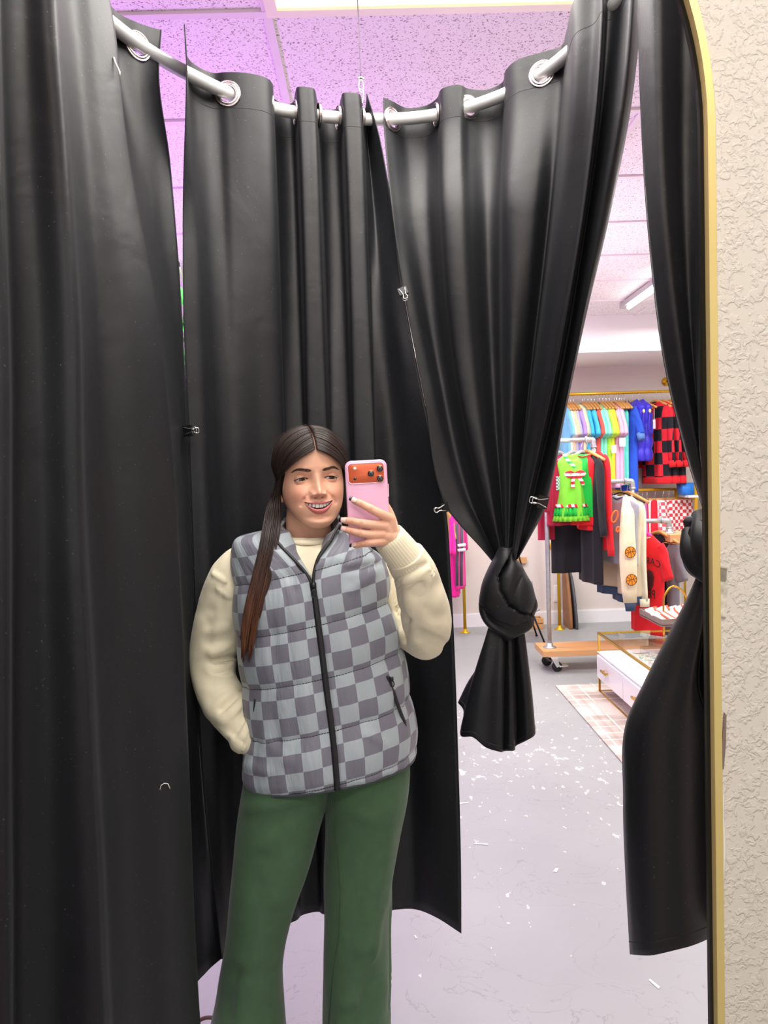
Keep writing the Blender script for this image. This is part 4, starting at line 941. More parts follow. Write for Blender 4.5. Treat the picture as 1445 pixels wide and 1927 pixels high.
def ball(px, py, Y, r, t, yaw):
    c = P(px, py, Y); inv = (Matrix.Translation(t.location) @ Matrix.Rotation(t.rotation_euler.z, 4, 'Z')).inverted()
    bm = bmesh.new(); nx = Vector((math.cos(yaw), math.sin(yaw), 0)); f = Vector((math.sin(yaw), -math.cos(yaw), 0))
    prism(bm, [c+nx*r*math.cos(2*PI*k/28)+Vector((0, 0, r*math.sin(2*PI*k/28))) for k in range(28)], f*.006)
    o = obj('basketball_patch', bm, mball, None, False); o.parent = t; o.matrix_parent_inverse = inv
    bm = bmesh.new(); c2 = c+f*.0065
    pt = lambda a, b: c2+nx*a*r+Vector((0, 0, b*r))
    tube(bm, [pt(math.cos(2*PI*k/28)*.98, math.sin(2*PI*k/28)*.98) for k in range(28)], .002, 5, closed=True)
    for pts in ([(-.95, -.2), (0, .05), (.95, .2)], [(-.25, .95), (.05, 0), (.1, -.95)], [(-.85, .5), (-.25, .1), (-.6, -.75)], [(.6, .78), (.4, .1), (.8, -.55)]):
        tube(bm, curve([pt(*p) for p in pts], 12), .0018, 5)
    o = obj('ball_line', bm, mblk); o.parent = t; o.matrix_parent_inverse = inv
t = garment('cream_sweatshirt', hp(1178, Z2, .0), -1.35, 'cream sweatshirt with two orange basketballs and a navy hem', 'sweatshirt', mcrm, w=.40, L=.74, sleeve=0, thick=.045, seed=111, hem=mnav, rip=.10)
# its front sleeve, which carries the balls
R = []
for i, (px, py, hw, Y) in enumerate(((1180, 935, 8, 5.46), (1181, 960, 13, 5.40), (1180, 1000, 15, 5.36), (1182, 1060, 17, 5.34), (1184, 1110, 15, 5.34), (1186, 1134, 13, 5.35))):
    c = P(px, py, Y); s = hw*Y/F; R.append([c+Vector((math.cos(a)*s, math.sin(a)*s*.4, 0)) for a in [2*PI*k/20 for k in range(20)]])
bm = bmesh.new(); ring_loft(bm, R); o = obj('sleeve', bm, mcrm); inv = (Matrix.Translation(t.location) @ Matrix.Rotation(t.rotation_euler.z, 4, 'Z')).inverted(); o.parent = t; o.matrix_parent_inverse = inv
R = []
for px, py, hw, Y in ((1186, 1131, 12, 5.35), (1186, 1150, 9, 5.36)):
    c = P(px, py, Y); s = hw*Y/F; R.append([c+Vector((math.cos(a)*s, math.sin(a)*s*.4, 0)) for a in [2*PI*k/20 for k in range(20)]])
bm = bmesh.new(); ring_loft(bm, R); o = obj('cuff', bm, mnav); o.parent = t; o.matrix_parent_inverse = inv
ball(1185.5, 1039, 5.305, .039, t, .1); ball(1187.5, 1091, 5.295, .040, t, .1)
t = garment('ivory_sweatshirt', hp(1188, Z2, .04), -1.42, 'ivory sweatshirt behind the basketball one, its sleeve hanging straight', 'sweatshirt', mcr2, w=.40, L=.58, sleeve=.62, thick=.035, seed=112, sang=1.48, cuff=mcr2)
t = garment('tan_sweatshirt', hp(1158, Z2-.0, .14), -1.0, 'tan sweatshirt with a navy cuff behind the grey one', 'sweatshirt', cmat('tan_fleece', (205, 185, 160)), w=.30, L=.70, sleeve=0, thick=.03, seed=113, hem=mnav)
# third rail
hanger(hp(1213, Z3), -1.2, 'bright pink hanger holding the red tee', None, 'pink', .3); hanger(hp(1240, Z3), -1.2, 'wooden hanger holding the grey tee', None, 'wood', .4)
t = garment('red_tee', hp(1213, Z3, -.03), -1.2, 'long red tee with black lettering, on the pink hanger', 'shirt', mred, w=.40, L=.72, sleeve=.18, thick=.035, seed=114, rip=.08, top=cmat('tag_grey', (200, 190, 180)), srad=.06)
def mirrored_text(s, size, bend=0):
    cu = bpy.data.curves.new('lettering', 'FONT'); cu.body = s; cu.size = size; cu.align_x = 'CENTER'; cu.extrude = .0008
    o = bpy.data.objects.new('lettering_src', cu); C.objects.link(o); dg = bpy.context.evaluated_depsgraph_get()
    me = bpy.data.meshes.new_from_object(o.evaluated_get(dg)); bpy.data.objects.remove(o, do_unlink=True)
    for v in me.vertices:
        x, y = -v.co.x, v.co.y
        if bend: a = x/bend; v.co = Vector((math.sin(a)*(bend+y), -v.co.z, math.cos(a)*(bend+y)-bend))
        else: v.co = Vector((x, -v.co.z, y*1.15))
    return me
for s, z, sz, bd in (('CARD', -.300, .070, .16), ('PRI', -.545, .075, 0)):
    me = mirrored_text(s, sz, bd); me.materials.append(mat('print_black', srgb(30, 12, 14), .7)); o = bpy.data.objects.new('lettering', me); C.objects.link(o); o.parent = t; o.location = (.10, -.058, z)
# a plain dark crest between the words
bm = bmesh.new(); prism(bm, [Vector((.08+x*.009, -.047, -.42+z*.011)) for x, z in ((-5, 5), (-1, 7), (3, 6), (5, 3), (4, -3), (1, -7), (-3, -6), (-5, -1))], Vector((0, -.006, 0))); obj('crest', bm, mat('crest_dark', srgb(70, 22, 28), .7), t, False)
t = garment('grey_tee', hp(1244, Z3, .04), -1.2, 'mid grey tee beside the red one, half behind the black curtain', 'shirt', mgr2, w=.44, L=.74, sleeve=.20, thick=.035, seed=115, sang=1.25)
garment('black_shirt', hp(1236, Z3, .06), -1.1, 'narrow strip of black printed shirt between the red and grey tees', 'shirt', mblk, w=.36, L=.58, sleeve=0, thick=.03, seed=116)

# ---- leaning arched boards, socket, chair
def archboard(px, Y0, Y1, h, th, m, label):
    x = P(px, 1190, (Y0+Y1)/2).x; t = thing('arched_board', label, 'board', 'arched boards leaning on the wall', (x, Y0, 0))
    pts = [(Y0, 0), (Y0, h*.15), (lerp(Y0, Y1, .25), h*.55), (lerp(Y0, Y1, .55), h*.85), (lerp(Y0, Y1, .85), h*.99), (Y1, h), (Y1+.012, h*.98), (Y1+.012, 0)]
    bm = bmesh.new(); sm_ = curve([(0, a, b) for a, b in pts[:6]], 20)+[Vector((0, Y1+.012, h*.98)), Vector((0, Y1+.012, 0))]
    prism(bm, [Vector((x, p.y, p.z)) for p in sm_], Vector((th, 0, 0))); at(obj('board', bm, m, None, False), t)
    bm = bmesh.new(); tube(bm, [Vector((x+th/2, p.y, p.z)) for p in sm_[:-1]], th*.62, 8); at(obj('rim', bm, m), t)
archboard(1066, 7.0, 7.22, .56, .03, mat('board_brown', srgb(150, 105, 65), .55, var=(8, .2)), 'brown arched board leaning on the back wall by the gold post')
archboard(1077, 6.98, 7.22, .50, .022, mat('board_grey', srgb(75, 78, 84), .5), 'dark grey arched board leaning beside the brown one')
c = P(1047, 1117, YB-.004); bm = bbox((c.x-.028, YB-.006, c.z-.08), (c.x+.028, YB, c.z+.08), .003); so = obj('wall_socket', bm, mat('socket_white', srgb(240, 240, 238), .4), None, False); tag(so, 'white wall socket plate above the baseboard', 'socket')
ch = thing('grey_chair', 'low grey shell chair with thin black legs, mostly hidden behind the knotted curtain', 'chair', loc=(P(982, 1180, 6.6).x, 6.6, 0))
x_ = ch.location.x
bm = bmesh.new(); G_ = [[Vector((x_+sx*.14*(1-.15*abs(v-.5)), 6.6-.15+.28*min(1, v*1.6)+.05*max(0, v-.6), .26-.02*math.sin(PI*min(1, v*1.6))+.24*max(0, v-.55)/.45+.03*sx*sx*(1-v))) for v in [j/16 for j in range(17)]] for sx in [i/8-1 for i in range(17)]]
V = [[bm.verts.new(p) for p in r] for r in G_]
for a, b in zip(V, V[1:]):
    for j in range(16): bm.faces.new((a[j], b[j], b[j+1], a[j+1]))
sd = obj('shell', bm, cmat('chair_grey', (150, 150, 155), rough=.5)); sdm = sd.modifiers.new('t', 'SOLIDIFY'); sdm.thickness = .012; at(sd, ch)
for sx, sy in ((-1, -1), (1, -1), (-1, 1), (1, 1)):
    bm = bmesh.new(); tube(bm, [(x_+sx*.08, 6.6+sy*.08, .25), (x_+sx*.16, 6.6+sy*.16, .008)], .008, 8); lathe(bm, [(.012, 0), (.012, .01), (.008, .014)], Vector((x_+sx*.16, 6.6+sy*.16, 0)), n=12); at(obj('leg', bm, M_blackmetal), ch)
wb = thing('wooden_crate', 'small orange wood crate standing by the baseboard behind the chair', 'crate', loc=(P(1011, 1172, 7.1).x, 7.1, 0))
xx = wb.location.x
for z in (.0, .055):
    at(obj('slat', bbox((xx-.07, 7.05, z+.002), (xx+.05, 7.065, z+.045), .002), mply, None, False), wb); at(obj('slat', bbox((xx-.07, 7.18, z+.002), (xx+.05, 7.195, z+.045), .002), mply, None, False), wb)
for dx in (-.07, .035): at(obj('end_board', bbox((xx+dx, 7.066, 0), (xx+dx+.015, 7.179, .10), .002), mply, None, False), wb)

wh_ = thing('wall_peg', 'small orange wooden peg with a black strap on the back wall above the low chair', 'peg', loc=P(981, 1054, YB))
bm = bbox((-.045, -.03, -.03), (.045, 0, .03), .004); obj('peg_block', bm, mply, wh_, False)
bm = bmesh.new(); tube(bm, [(-.03, -.035, .07), (-.02, -.04, .0), (.0, -.04, -.07), (.035, -.03, -.16)], .007, 6); obj('strap', bm, M_blackmetal, wh_)

# ---- low glass topped display table
XT = 1.468; Y1_, Y0_ = 5.0, 3.2; X2_ = 2.30; ZT_ = .402; ZB1, ZB0 = .275, .105
tb_ = thing('display_table', 'low white display table with gold frame, drawers and clear glass top', 'table', loc=(1.9, 4.1, 0))
b = .013
def bar(a, c_, n='frame_bar', m=M_gold):
    lo = [min(p, q) for p, q in zip(a, c_)]; hi = [max(p, q) for p, q in zip(a, c_)]
    return at(obj(n, bbox([l-b/2 for l in lo], [h+b/2 for h in hi], .001, 1), m, None, False), tb_)
for x in (XT, X2_):
    for y in (Y0_, Y1_):
        bar((x, y, b/2), (x, y, ZT_-b/2), 'leg')
for z in (ZT_-b/2, b/2):
    for x in (XT, X2_): bar((x, Y0_, z), (x, Y1_, z))
bar((XT, Y1_, ZT_-b/2), (X2_, Y1_, ZT_-b/2)); bar((XT, Y0_, ZT_-b/2), (X2_, Y0_, ZT_-b/2)); bar((XT, Y1_, b/2), (XT+.14, Y1_, b/2)); bar((XT, Y0_, b/2), (X2_, Y0_, b/2))
mwh = mat('white_lacquer', srgb(240, 240, 240), .18, coat=.3)
at(obj('cabinet', bbox((XT-.004, Y0_+.01, ZB0), (X2_, Y1_-.004, ZB1-.006), .002), mwh, None, False), tb_)
at(obj('cabinet_top', bbox((XT-.012, Y0_, ZB1-.006), (X2_, Y1_+.006, ZB1), .002), mwh, None, False), tb_)
at(obj('inner_tray', bbox((XT+.07, Y0_+.05, ZB1), (X2_-.05, Y1_-.05, ZB1+.008), .002), mwh, None, False), tb_)
for i, (ya, yb) in enumerate(((4.47, 4.985), (3.95, 4.46), (3.43, 3.94))):
    d = at(obj('drawer', bbox((XT-.020, ya, ZB0+.004), (XT-.004, yb, ZB1-.018), .003), mwh, None, False), tb_)
    ym = (ya+yb)/2+(.06 if i == 0 else 0); k = obj('handle', bbox((XT-.044, ym-.055, .182), (XT-.032, ym+.055, .196), .002), M_gold, None, False); k.parent = d
    for s in (-.035, .035):
        k2 = obj('handle', bbox((XT-.034, ym+s-.005, .185), (XT-.019, ym+s+.005, .193)), M_gold, None, False); k2.parent = d
mgl = bpy.data.materials.new('table_glass'); mgl.use_nodes = True; N = mgl.node_tree.nodes; L = mgl.node_tree.links; N.clear()
out = N.new('ShaderNodeOutputMaterial'); tr = N.new('ShaderNodeBsdfTransparent'); tr.inputs[0].default_value = (.96, .98, .97, 1); gl = N.new('ShaderNodeBsdfGlossy'); gl.inputs[1].default_value = .01
fr = N.new('ShaderNodeFresnel'); fr.inputs[0].default_value = 1.5; ms = N.new('ShaderNodeMixShader'); ge = N.new('ShaderNodeNewGeometry'); L.new(mth(N, L, 'MULTIPLY', fr.outputs[0], mth(N, L, 'SUBTRACT', 1.0, ge.outputs['Backfacing'])), ms.inputs[0]); L.new(tr.outputs[0], ms.inputs[1]); L.new(gl.outputs[0], ms.inputs[2]); L.new(ms.outputs[0], out.inputs[0])
at(obj('glass_top', bbox((XT+b/2, Y0_+b/2, ZT_-.006), (X2_-b/2, Y1_-b/2, ZT_), .0), mgl, None, False), tb_)
# printed cards under the glass
random.seed(5)
mcard = bpy.data.materials.new('printed_card'); mcard.use_nodes = True; MATS['printed_card'] = mcard; N, L, B = nodes(mcard); B.inputs['Roughness'].default_value = .5
tc = N.new('ShaderNodeTexCoord'); nz = N.new('ShaderNodeTexNoise'); nz.inputs['Scale'].default_value = 45; L.new(tc.outputs['Object'], nz.inputs[0]); cr = N.new('ShaderNodeValToRGB'); e = cr.color_ramp; e.interpolation = 'CONSTANT'
e.elements[0].position = 0; e.elements[0].color = srgb(120, 185, 150); e.elements[1].position = .42; e.elements[1].color = srgb(244, 246, 244); q = e.elements.new(.6); q.color = srgb(240, 150, 90); L.new(nz.outputs[0], cr.inputs[0]); L.new(cr.outputs[0], B.inputs['Base Color'])
for i, (px, py, w_, h_, lb) in enumerate(((1222, 1236, .14, .20, 'white card printed in green and orange under the glass'), (1200, 1226, .10, .12, 'pale pink card under the glass near the table corner'))):
    d = ray(px, py); s = (ZB1+.009-HC)/d.z; c = Vector((0, 0, HC))+d*s
    bm = bbox((c.x-w_/2, c.y-h_/2, ZB1+.0085), (c.x+w_/2, c.y+h_/2, ZB1+.0105)); tag(obj('printed_card', bm, mcard if i == 0 else mat('pink_card', srgb(235, 220, 222), .5), None, False), lb, 'card')
# tray stand with arched handle and packets
ts = thing('tray_stand', 'wooden tray with a tall arched gold handle on the glass table', 'tray', loc=(P(1262, 1190, 4.8).x, 4.8, ZT_))
zt2 = P(1250, 1168, 4.8).z; xh = P(1249, 1190, 4.8).x
bm = bmesh.new(); wid = .30
tube(bm, curve([(xh, 4.8, ZT_+.003), (xh, 4.8, ZT_+.2), (xh+.012, 4.8, ZT_+.27), (xh+.055, 4.8, ZT_+.318), (xh+.11, 4.8, ZT_+.30), (xh+.15, 4.8, ZT_+.24), (xh+.16, 4.8, ZT_+.18), (xh+.16, 4.8, ZT_+.003)], 50), .006, 10); at(obj('arch_handle', bm, M_gold), ts)
mtr = mat('tray_wood', srgb(128, 112, 104), .5, var=(10, .15))
x0t, x1t, y0t, y1t = xh-.085, xh+.22, 4.62, 5.0
at(obj('tray_base', bbox((x0t, y0t, zt2+.005), (x1t, y1t, zt2+.013), .002), mtr, None, False), ts)
for lo, hi in (((x0t, y0t, zt2), (x1t, y0t+.01, zt2+.045)), ((x0t, y1t-.01, zt2), (x1t, y1t, zt2+.045)), ((x0t, y0t+.01, zt2), (x0t+.01, y1t-.01, zt2+.045)), ((x1t-.01, y0t+.01, zt2), (x1t, y1t-.01, zt2+.045))):
    at(obj('tray_side', bbox(lo, hi, .001), mtr, None, False), ts)
mpa = pattern('packet_red', srgb(225, 90, 60), srgb(250, 240, 235), .018, 'vert'); mpb = mat('packet_white', srgb(248, 242, 238), .4)
for i in range(18):
    cx_ = x0t+.03+(i % 9)*.028; cy_ = 4.74+(i//9)*.14+random.uniform(-.02, .02)
    bm = bmesh.new(); box(bm, (-.022, -.05, -.003), (.022, .05, .003)); bmesh.ops.bevel(bm, geom=bm.edges[:], offset=.002, segments=1, affect='EDGES')
    o = obj('packet', bm, mpa if i % 3 else mpb, None, False); o.location = (cx_, cy_, zt2+.037+.0022*(i % 9)); o.rotation_euler = (.42+random.uniform(-.05, .05), -.35, random.uniform(-.5, .5))
    tag(o, 'red and white packet lying in the wooden tray' if i % 3 else 'plain white packet lying in the wooden tray', 'packet', 'striped packets in the tray' if i % 3 else 'white packets in the tray')

# ---- rug
mr = mat('rug', srgb(205, 192, 182), .95); N, L, B = nodes(mr)
tc = N.new('ShaderNodeTexCoord'); br = N.new('ShaderNodeTexBrick'); br.offset = 0; br.inputs['Scale'].default_value = 1; br.inputs['Brick Width'].default_value = .105; br.inputs['Row Height'].default_value = .105; br.inputs['Mortar Size'].default_value = .006
br.inputs['Color1'].default_value = srgb(186, 172, 160); br.inputs['Color2'].default_value = srgb(172, 158, 148); br.inputs['Mortar'].default_value = srgb(226, 216, 206); L.new(tc.outputs['Object'], br.inputs[0])
nz = N.new('ShaderNodeTexNoise'); nz.inputs['Scale'].default_value = 4; nz.inputs['Detail'].default_value = 8; L.new(tc.outputs['Object'], nz.inputs[0])
rm = N.new('ShaderNodeMapRange'); rm.inputs[1].default_value = .42; rm.inputs[2].default_value = .62; L.new(nz.outputs[0], rm.inputs[0])
L.new(mixc(N, L, rm.outputs[0], br.outputs[0], srgb(214, 202, 192)), B.inputs['Base Color'])
rc = PH(1035, 1290, .008); tag(obj('area_rug', bbox((1.215, 2.2, .0005), (3.4, rc.y, .009), .003), mr, None, False), 'beige rug with a faded tile grid under the display table', 'rug')

# ---- scraps on the floor
random.seed(9)
for px, py, w_, h_, r_, lb in ((1046, 1637, .014, .03, -.5, 'small white paper scrap on the open floor to the right of the person'), (872, 1511, .05, .012, .1, 'long white paper scrap beside the curtain edge'), (905, 1588, .06, .010, -.2, 'thin white strip of paper on the floor below the knotted curtain'), (1231, 1851, .010, .045, .4, 'cream sliver of paper below the tied curtain at the right'), (782, 1763, .006, .018, .3, 'tiny white lint scrap near the curtain hem')):
    c = PH(px, py, .002); bm = bmesh.new(); R_ = Matrix.Rotation(r_, 3, 'Z')
    prism(bm, [c+R_ @ Vector((a*w_, b_*h_, 0)) for a, b_ in ((-.5, -.5), (.5, -.4), (.45, .5), (-.3, .45))], Vector((0, 0, -.0012)))
    tag(obj('paper_scrap', bm, mat('scrap_paper', srgb(245, 243, 232), .7), None, False), lb, 'paper')

# ---- green faux ivy seen through the slit at the left
iv = thing('hanging_ivy', 'green leafy ivy seen through the slit between the left curtains', 'plant', loc=(P(336, 560, 4.4).x, 4.4, 2.3))
random.seed(11); bm = bmesh.new()
for i in range(420):
    c = Vector((random.gauss(-.05, .09), random.gauss(0, .07), random.uniform(-.42, .28))); a = random.uniform(0, 6.3); b_ = random.uniform(-.9, .9); s = random.uniform(.018, .034)
    R_ = Matrix.Rotation(a, 3, 'Z') @ Matrix.Rotation(b_, 3, 'X')
    vs = [bm.verts.new(c+R_ @ Vector((x*s, .0, z*s))) for x, z in ((0, -1), (.55, -.3), (.6, .35), (0, .9), (-.6, .35), (-.55, -.3))]; bm.faces.new(vs)
obj('foliage', bm, mat('ivy_green', srgb(40, 150, 50), .5, var=(20, .3)), iv, False)
bm = bmesh.new()
for k in range(5):
    x = random.gauss(-.05, .04); tube(bm, curve([(x, 0, CEIL-2.3), (x+.02, .02, .2), (x-.03, 0, -.1), (x, .02, -.4)], 14), .003, 5)
obj('stem', bm, mat('ivy_stem', srgb(60, 90, 40), .6), iv)
# ---- bag on the floor behind the trouser leg, only its handle shows
bp_ = PH(372, 2000, .0); bg = thing('handbag', 'brown handbag on the floor, only its looped handle showing by the left trouser hem', 'bag', loc=(P(384, 1927, 1.62).x, 1.66, 0))
mb2 = mat('brown_leather', srgb(84, 62, 44), .4, bump=(200, .1, .001)); zh = P(390, 1915, 1.66).z
bm = bmesh.new(); ring_loft(bm, [[Vector((math.copysign(abs(math.cos(a))**.5, math.cos(a))*rx, math.copysign(abs(math.sin(a))**.5, math.sin(a))*ry, z)) for a in [2*PI*k/32 for k in range(32)]] for rx, ry, z in ((.07, .045, .002), (.078, .05, .03), (.070, .04, zh-.10), (.062, .012, zh-.075))]); obj('body', bm, mb2, bg)
bm = bmesh.new(); tube(bm, curve([(-.035, 0, zh-.09), (-.034, 0, zh-.03), (-.015, 0, zh-.003), (.015, 0, zh-.003), (.034, 0, zh-.03), (.035, 0, zh-.09)], 24), .0042, 8); obj('handle', bm, mb2, bg)
# ================================================================ the person taking the picture
person = thing('person', 'person with long dark hair, grey checked vest and green trousers, holding up a phone', 'person', loc=(P(600, 1400, 1.66).x, 1.66, 0))
def pin(o): return at(o, person)
IR = Vector(C2W.col[0]); IR.y = 0; IR.normalize()
YP_ = 1.66
def ell(mid, hw, my, tilt, d, th, Yc=YP_, p=2.35, back=1.0):
    c, s = math.cos(th), math.sin(th)
    c = math.copysign(abs(c)**(2/p), c); s = math.copysign(abs(s)**(2/p), s)
    q = P(mid+hw*c, my+tilt*c, Yc); q.y += d*s*(back if s > 0 else 1); return q
def colset(bm, fn, name='Col'):
    pass
def add_attr(o, name, vals, typ='FLOAT_COLOR'):
    a = o.data.attributes.new(name, typ, 'POINT')
    for i, v in enumerate(vals):
        if typ == 'FLOAT_COLOR': a.data[i].color = v
        else: a.data[i].vector = v
def creases(o, lst, gain=1.0):
    """push cloth towards / away from the mirror along lines: (x0, y0, x1, y1, width px, amount m)"""
    me = o.data
    for v in me.vertices:
        w_ = v.co; nrm = v.normal
        f = -nrm.y
        if f < .05: continue
        px, py = proj(w_); s = 0
        for x0, y0, x1, y1, wd, am in lst:
            dx, dy = x1-x0, y1-y0; L2 = dx*dx+dy*dy; t = ((px-x0)*dx+(py-y0)*dy)/L2; tc_ = min(1, max(0, t))
            d2 = (px-x0-dx*tc_)**2+(py-y0-dy*tc_)**2
            s += am*math.exp(-d2/(2*wd*wd))
        v.co = w_+nrm*s*gain*min(1, f*2.2)
    me.update()
def rumple(o, amt, sc=(9, 9, 6), seed=0, extra=0):
    for v in o.data.vertices:
        q = Vector((v.co.x*sc[0]+seed, v.co.y*sc[1], v.co.z*sc[2]))
        n_ = noise.noise(q+Vector((noise.noise(q*.7), noise.noise(q*.7+Vector((5, 5, 5))), 0))*.9)
        r_ = 1-abs(n_)*2.2
        v.co = v.co+v.normal*(amt*r_+extra*noise.noise(q*3.1))
    o.data.update()

# ---- fabrics
mvest = bpy.data.materials.new('vest_checks'); mvest.use_nodes = True; MATS['vest_checks'] = mvest; N, L, B = nodes(mvest)
at_ = N.new('ShaderNodeAttribute'); at_.attribute_name = 'cloth_uv'; s = N.new('ShaderNodeSeparateXYZ'); L.new(at_.outputs['Vector'], s.inputs[0])
SQ = .0378
fx = mth(N, L, 'FLOOR', mth(N, L, 'DIVIDE', mth(N, L, 'ADD', s.outputs[0], 40*SQ+.60*SQ), SQ)); fy = mth(N, L, 'FLOOR', mth(N, L, 'DIVIDE', mth(N, L, 'ADD', s.outputs[1], 40*SQ), SQ))
chk = mth(N, L, 'MODULO', mth(N, L, 'ADD', fx, fy), 2.0)
QS = SQ*2.92
qm = mth(N, L, 'ABSOLUTE', mth(N, L, 'SUBTRACT', mth(N, L, 'MODULO', mth(N, L, 'ADD', s.outputs[1], 10*QS+.020), QS), QS/2))
line = mth(N, L, 'GREATER_THAN', qm, QS/2-.0012)
vm = N.new('ShaderNodeVectorMath'); vm.operation = 'MULTIPLY'; vm.inputs[1].default_value = (62, 13, 1); L.new(at_.outputs['Vector'], vm.inputs[0])
vn = N.new('ShaderNodeTexNoise'); vn.inputs['Scale'].default_value = 1; vn.inputs['Detail'].default_value = 4; vn.inputs['Distortion'].default_value = .9; L.new(vm.outputs[0], vn.inputs['Vector'])
vb_ = N.new('ShaderNodeBump'); vb_.inputs['Strength'].default_value = .55; vb_.inputs['Distance'].default_value = .004; L.new(vn.outputs[0], vb_.inputs['Height']); L.new(vb_.outputs[0], B.inputs['Normal'])
dash = mth(N, L, 'GREATER_THAN', mth(N, L, 'MODULO', mth(N, L, 'ADD', s.outputs[0], 2.0), .006), .0010)
base = mixc(N, L, chk, srgb(112, 111, 123), srgb(160, 169, 175))
L.new(mixc(N, L, mth(N, L, 'MULTIPLY', line, dash), base, srgb(30, 30, 36)), B.inputs['Base Color'])
B.inputs['Roughness'].default_value = .5; B.inputs['Sheen Weight'].default_value = .1
mcrs = mat('cream_sweatshirt_fleece', srgb(226, 216, 188), .95, bump=(420, .35, .0012), var=(30, .04), sheen=.15)
mrib = mat('cream_rib', srgb(228, 218, 190), .95, bump=(300, .3, .001), sheen=.3)
mpan = mat('green_fleece', srgb(62, 90, 62), .95, bump=(420, .35, .0012), var=(45, .07), sheen=.12)
mzip = mat('zip_black', srgb(24, 24, 27), .5); mzt = mat('zip_teeth', srgb(45, 45, 48), .35, .4)

# ---- green flared trousers
pelv = [(1395, 466, 772, -14, .112), (1420, 464, 773, -14, .113), (1436, 470, 768, -13, .104)]
legL = [(1418, 465, 655, .108, 1.66), (1460, 461, 636, .108, 1.66), (1490, 457, 622, .108, 1.66), (1540, 449, 606, .102, 1.655), (1621, 441, 586, .095, 1.65), (1701, 434, 558, .086, 1.645), (1753, 429, 541, .082, 1.645), (1813, 419, 532, .082, 1.65), (1860, 411, 531, .086, 1.655), (1927, 396, 536, .095, 1.66), (2050, 372, 548, .115, 1.67), (2150, 356, 556, .125, 1.68)]
legR = [(1412, 585, 770, .108, 1.665), (1440, 600, 770, .110, 1.67), (1490, 612, 767, .108, 1.67), (1560, 613, 753, .098, 1.67), (1620, 611, 742, .090, 1.668), (1669, 610.5, 736, .086, 1.666), (1740, 610, 736, .086, 1.668), (1821, 609.5, 736.5, .090, 1.67), (1927, 608, 735.5, .10, 1.675), (2050, 604, 742, .115, 1.68), (2150, 600, 748, .125, 1.69)]
bm = bmesh.new()
def ringsK(K, n, rows, cols):
    ys = [k[0] for k in K]; out = []
    for i in range(rows+1):
        y = ys[0]+(ys[-1]-ys[0])*i/rows
        vals = [keys([(k[0], k[j]) for k in K], y) for j in range(1, len(K[0]))]
        out.append((y, vals))
    return out
R = [[ell((l+r)/2, (r-l)/2, y, t, d, 2*PI*k/96) for k in range(96)] for y, (l, r, t, d) in ringsK(pelv, 96, 40, 4)]
ring_loft(bm, R)
for K in (legL, legR):
    R = [[ell((l+r)/2, (r-l)/2, y, 0, d, 2*PI*k/96, Y_, 2.2) for k in range(96)] for y, (l, r, d, Y_) in ringsK(K, 96, 110, 4)]
    ring_loft(bm, R)
tro = obj('trousers', bm, mpan)
creases(tro, [(732, 1620, 718, 1690, 16, .004), (718, 1690, 690, 1780, 14, .006), (690, 1780, 655, 1880, 13, .007), (655, 1880, 640, 1990, 13, .007), (700, 1850, 680, 1960, 20, -.007), (735, 1700, 730, 1900, 16, -.006), (742, 1480, 730, 1590, 10, .003),
              (620, 1495, 470, 1520, 9, .004), (610, 1500, 520, 1560, 12, -.003), (600, 1510, 500, 1590, 10, .003), (455, 1860, 460, 2000, 14, .006), (445, 1830, 430, 1900, 10, -.006), (470, 1700, 480, 1860, 22, .004), (520, 1720, 500, 1830, 14, -.004), (560, 1560, 520, 1700, 20, .003), (625, 1510, 700, 1540, 10, .003), (650, 1600, 660, 1750, 18, -.003)], 1.5)
rumple(tro, .0022, (8, 8, 5), 3)
pin(tro)
bm = bmesh.new(); tube(bm, [P(x, y, Y_) for x, y, Y_ in ((622, 1500, 1.552), (629, 1560, 1.565), (636, 1620, 1.568), (640, 1680, 1.572), (637, 1760, 1.573), (625, 1840, 1.585), (618, 1930, 1.60))], .0009, 5); sm1 = obj('leg_seam', bm, mat('green_thread', srgb(40, 66, 44), .9)); sm1.parent = tro
# shoes under the hems
msh = mat('shoe_white', srgb(225, 222, 215), .5)
for px in (462, 676):
    c = P(px, 2180, 1.62); bm = bmesh.new(); R = []
    for i in range(17):
        u = i/16; yy = 1.72-.26*u; hw = .042*(1-.35*abs(2*u-1.1)**2.4); hh = keys([(0, .085), (.35, .085), (.6, .055), (.9, .038), (1, .018)], u)
        R.append([Vector((c.x+math.cos(a)*hw, yy, max(.004, .004+hh*.5+math.sin(a)*hh*.5))) for a in [2*PI*k/24 for k in range(24)]])
    ring_loft(bm, R); pin(obj('shoe', bm, msh))

# ---- cream sweatshirt: trunk and sleeves
tor = [(1009, 545, 616, 0, .055), (1016, 538, 624, 1, .062), (1026, 515, 650, 3, .078), (1040, 480, 690, 6, .088), (1065, 458, 712, 6, .098), (1100, 455, 716, 2, .104), (1200, 462, 732, -6, .104), (1300, 474, 750, -12, .104), (1400, 478, 766, -22, .104)]
bm = bmesh.new()
ring_loft(bm, [[ell((l+r)/2, (r-l)/2, y, t, d, 2*PI*k/96, YP_, 2.3) for k in range(96)] for y, (l, r, t, d) in ringsK(tor, 96, 50, 4)], caps=False)
def limb(bm, K, n=72, seg=130, flat=1.0, caps=True):
    """K: (px, py, radius px, Y)"""
    c = curve([P(a, b, Y_) for a, b, r, Y_ in K], seg); rr = [r*Y_/F for a, b, r, Y_ in K]; m = len(K)-1
    rk = [(i, r) for i, r in enumerate(rr)]
    rad = [keys(rk, m*i/seg) for i in range(seg+1)]
    tube(bm, c, rad, n, caps=caps)
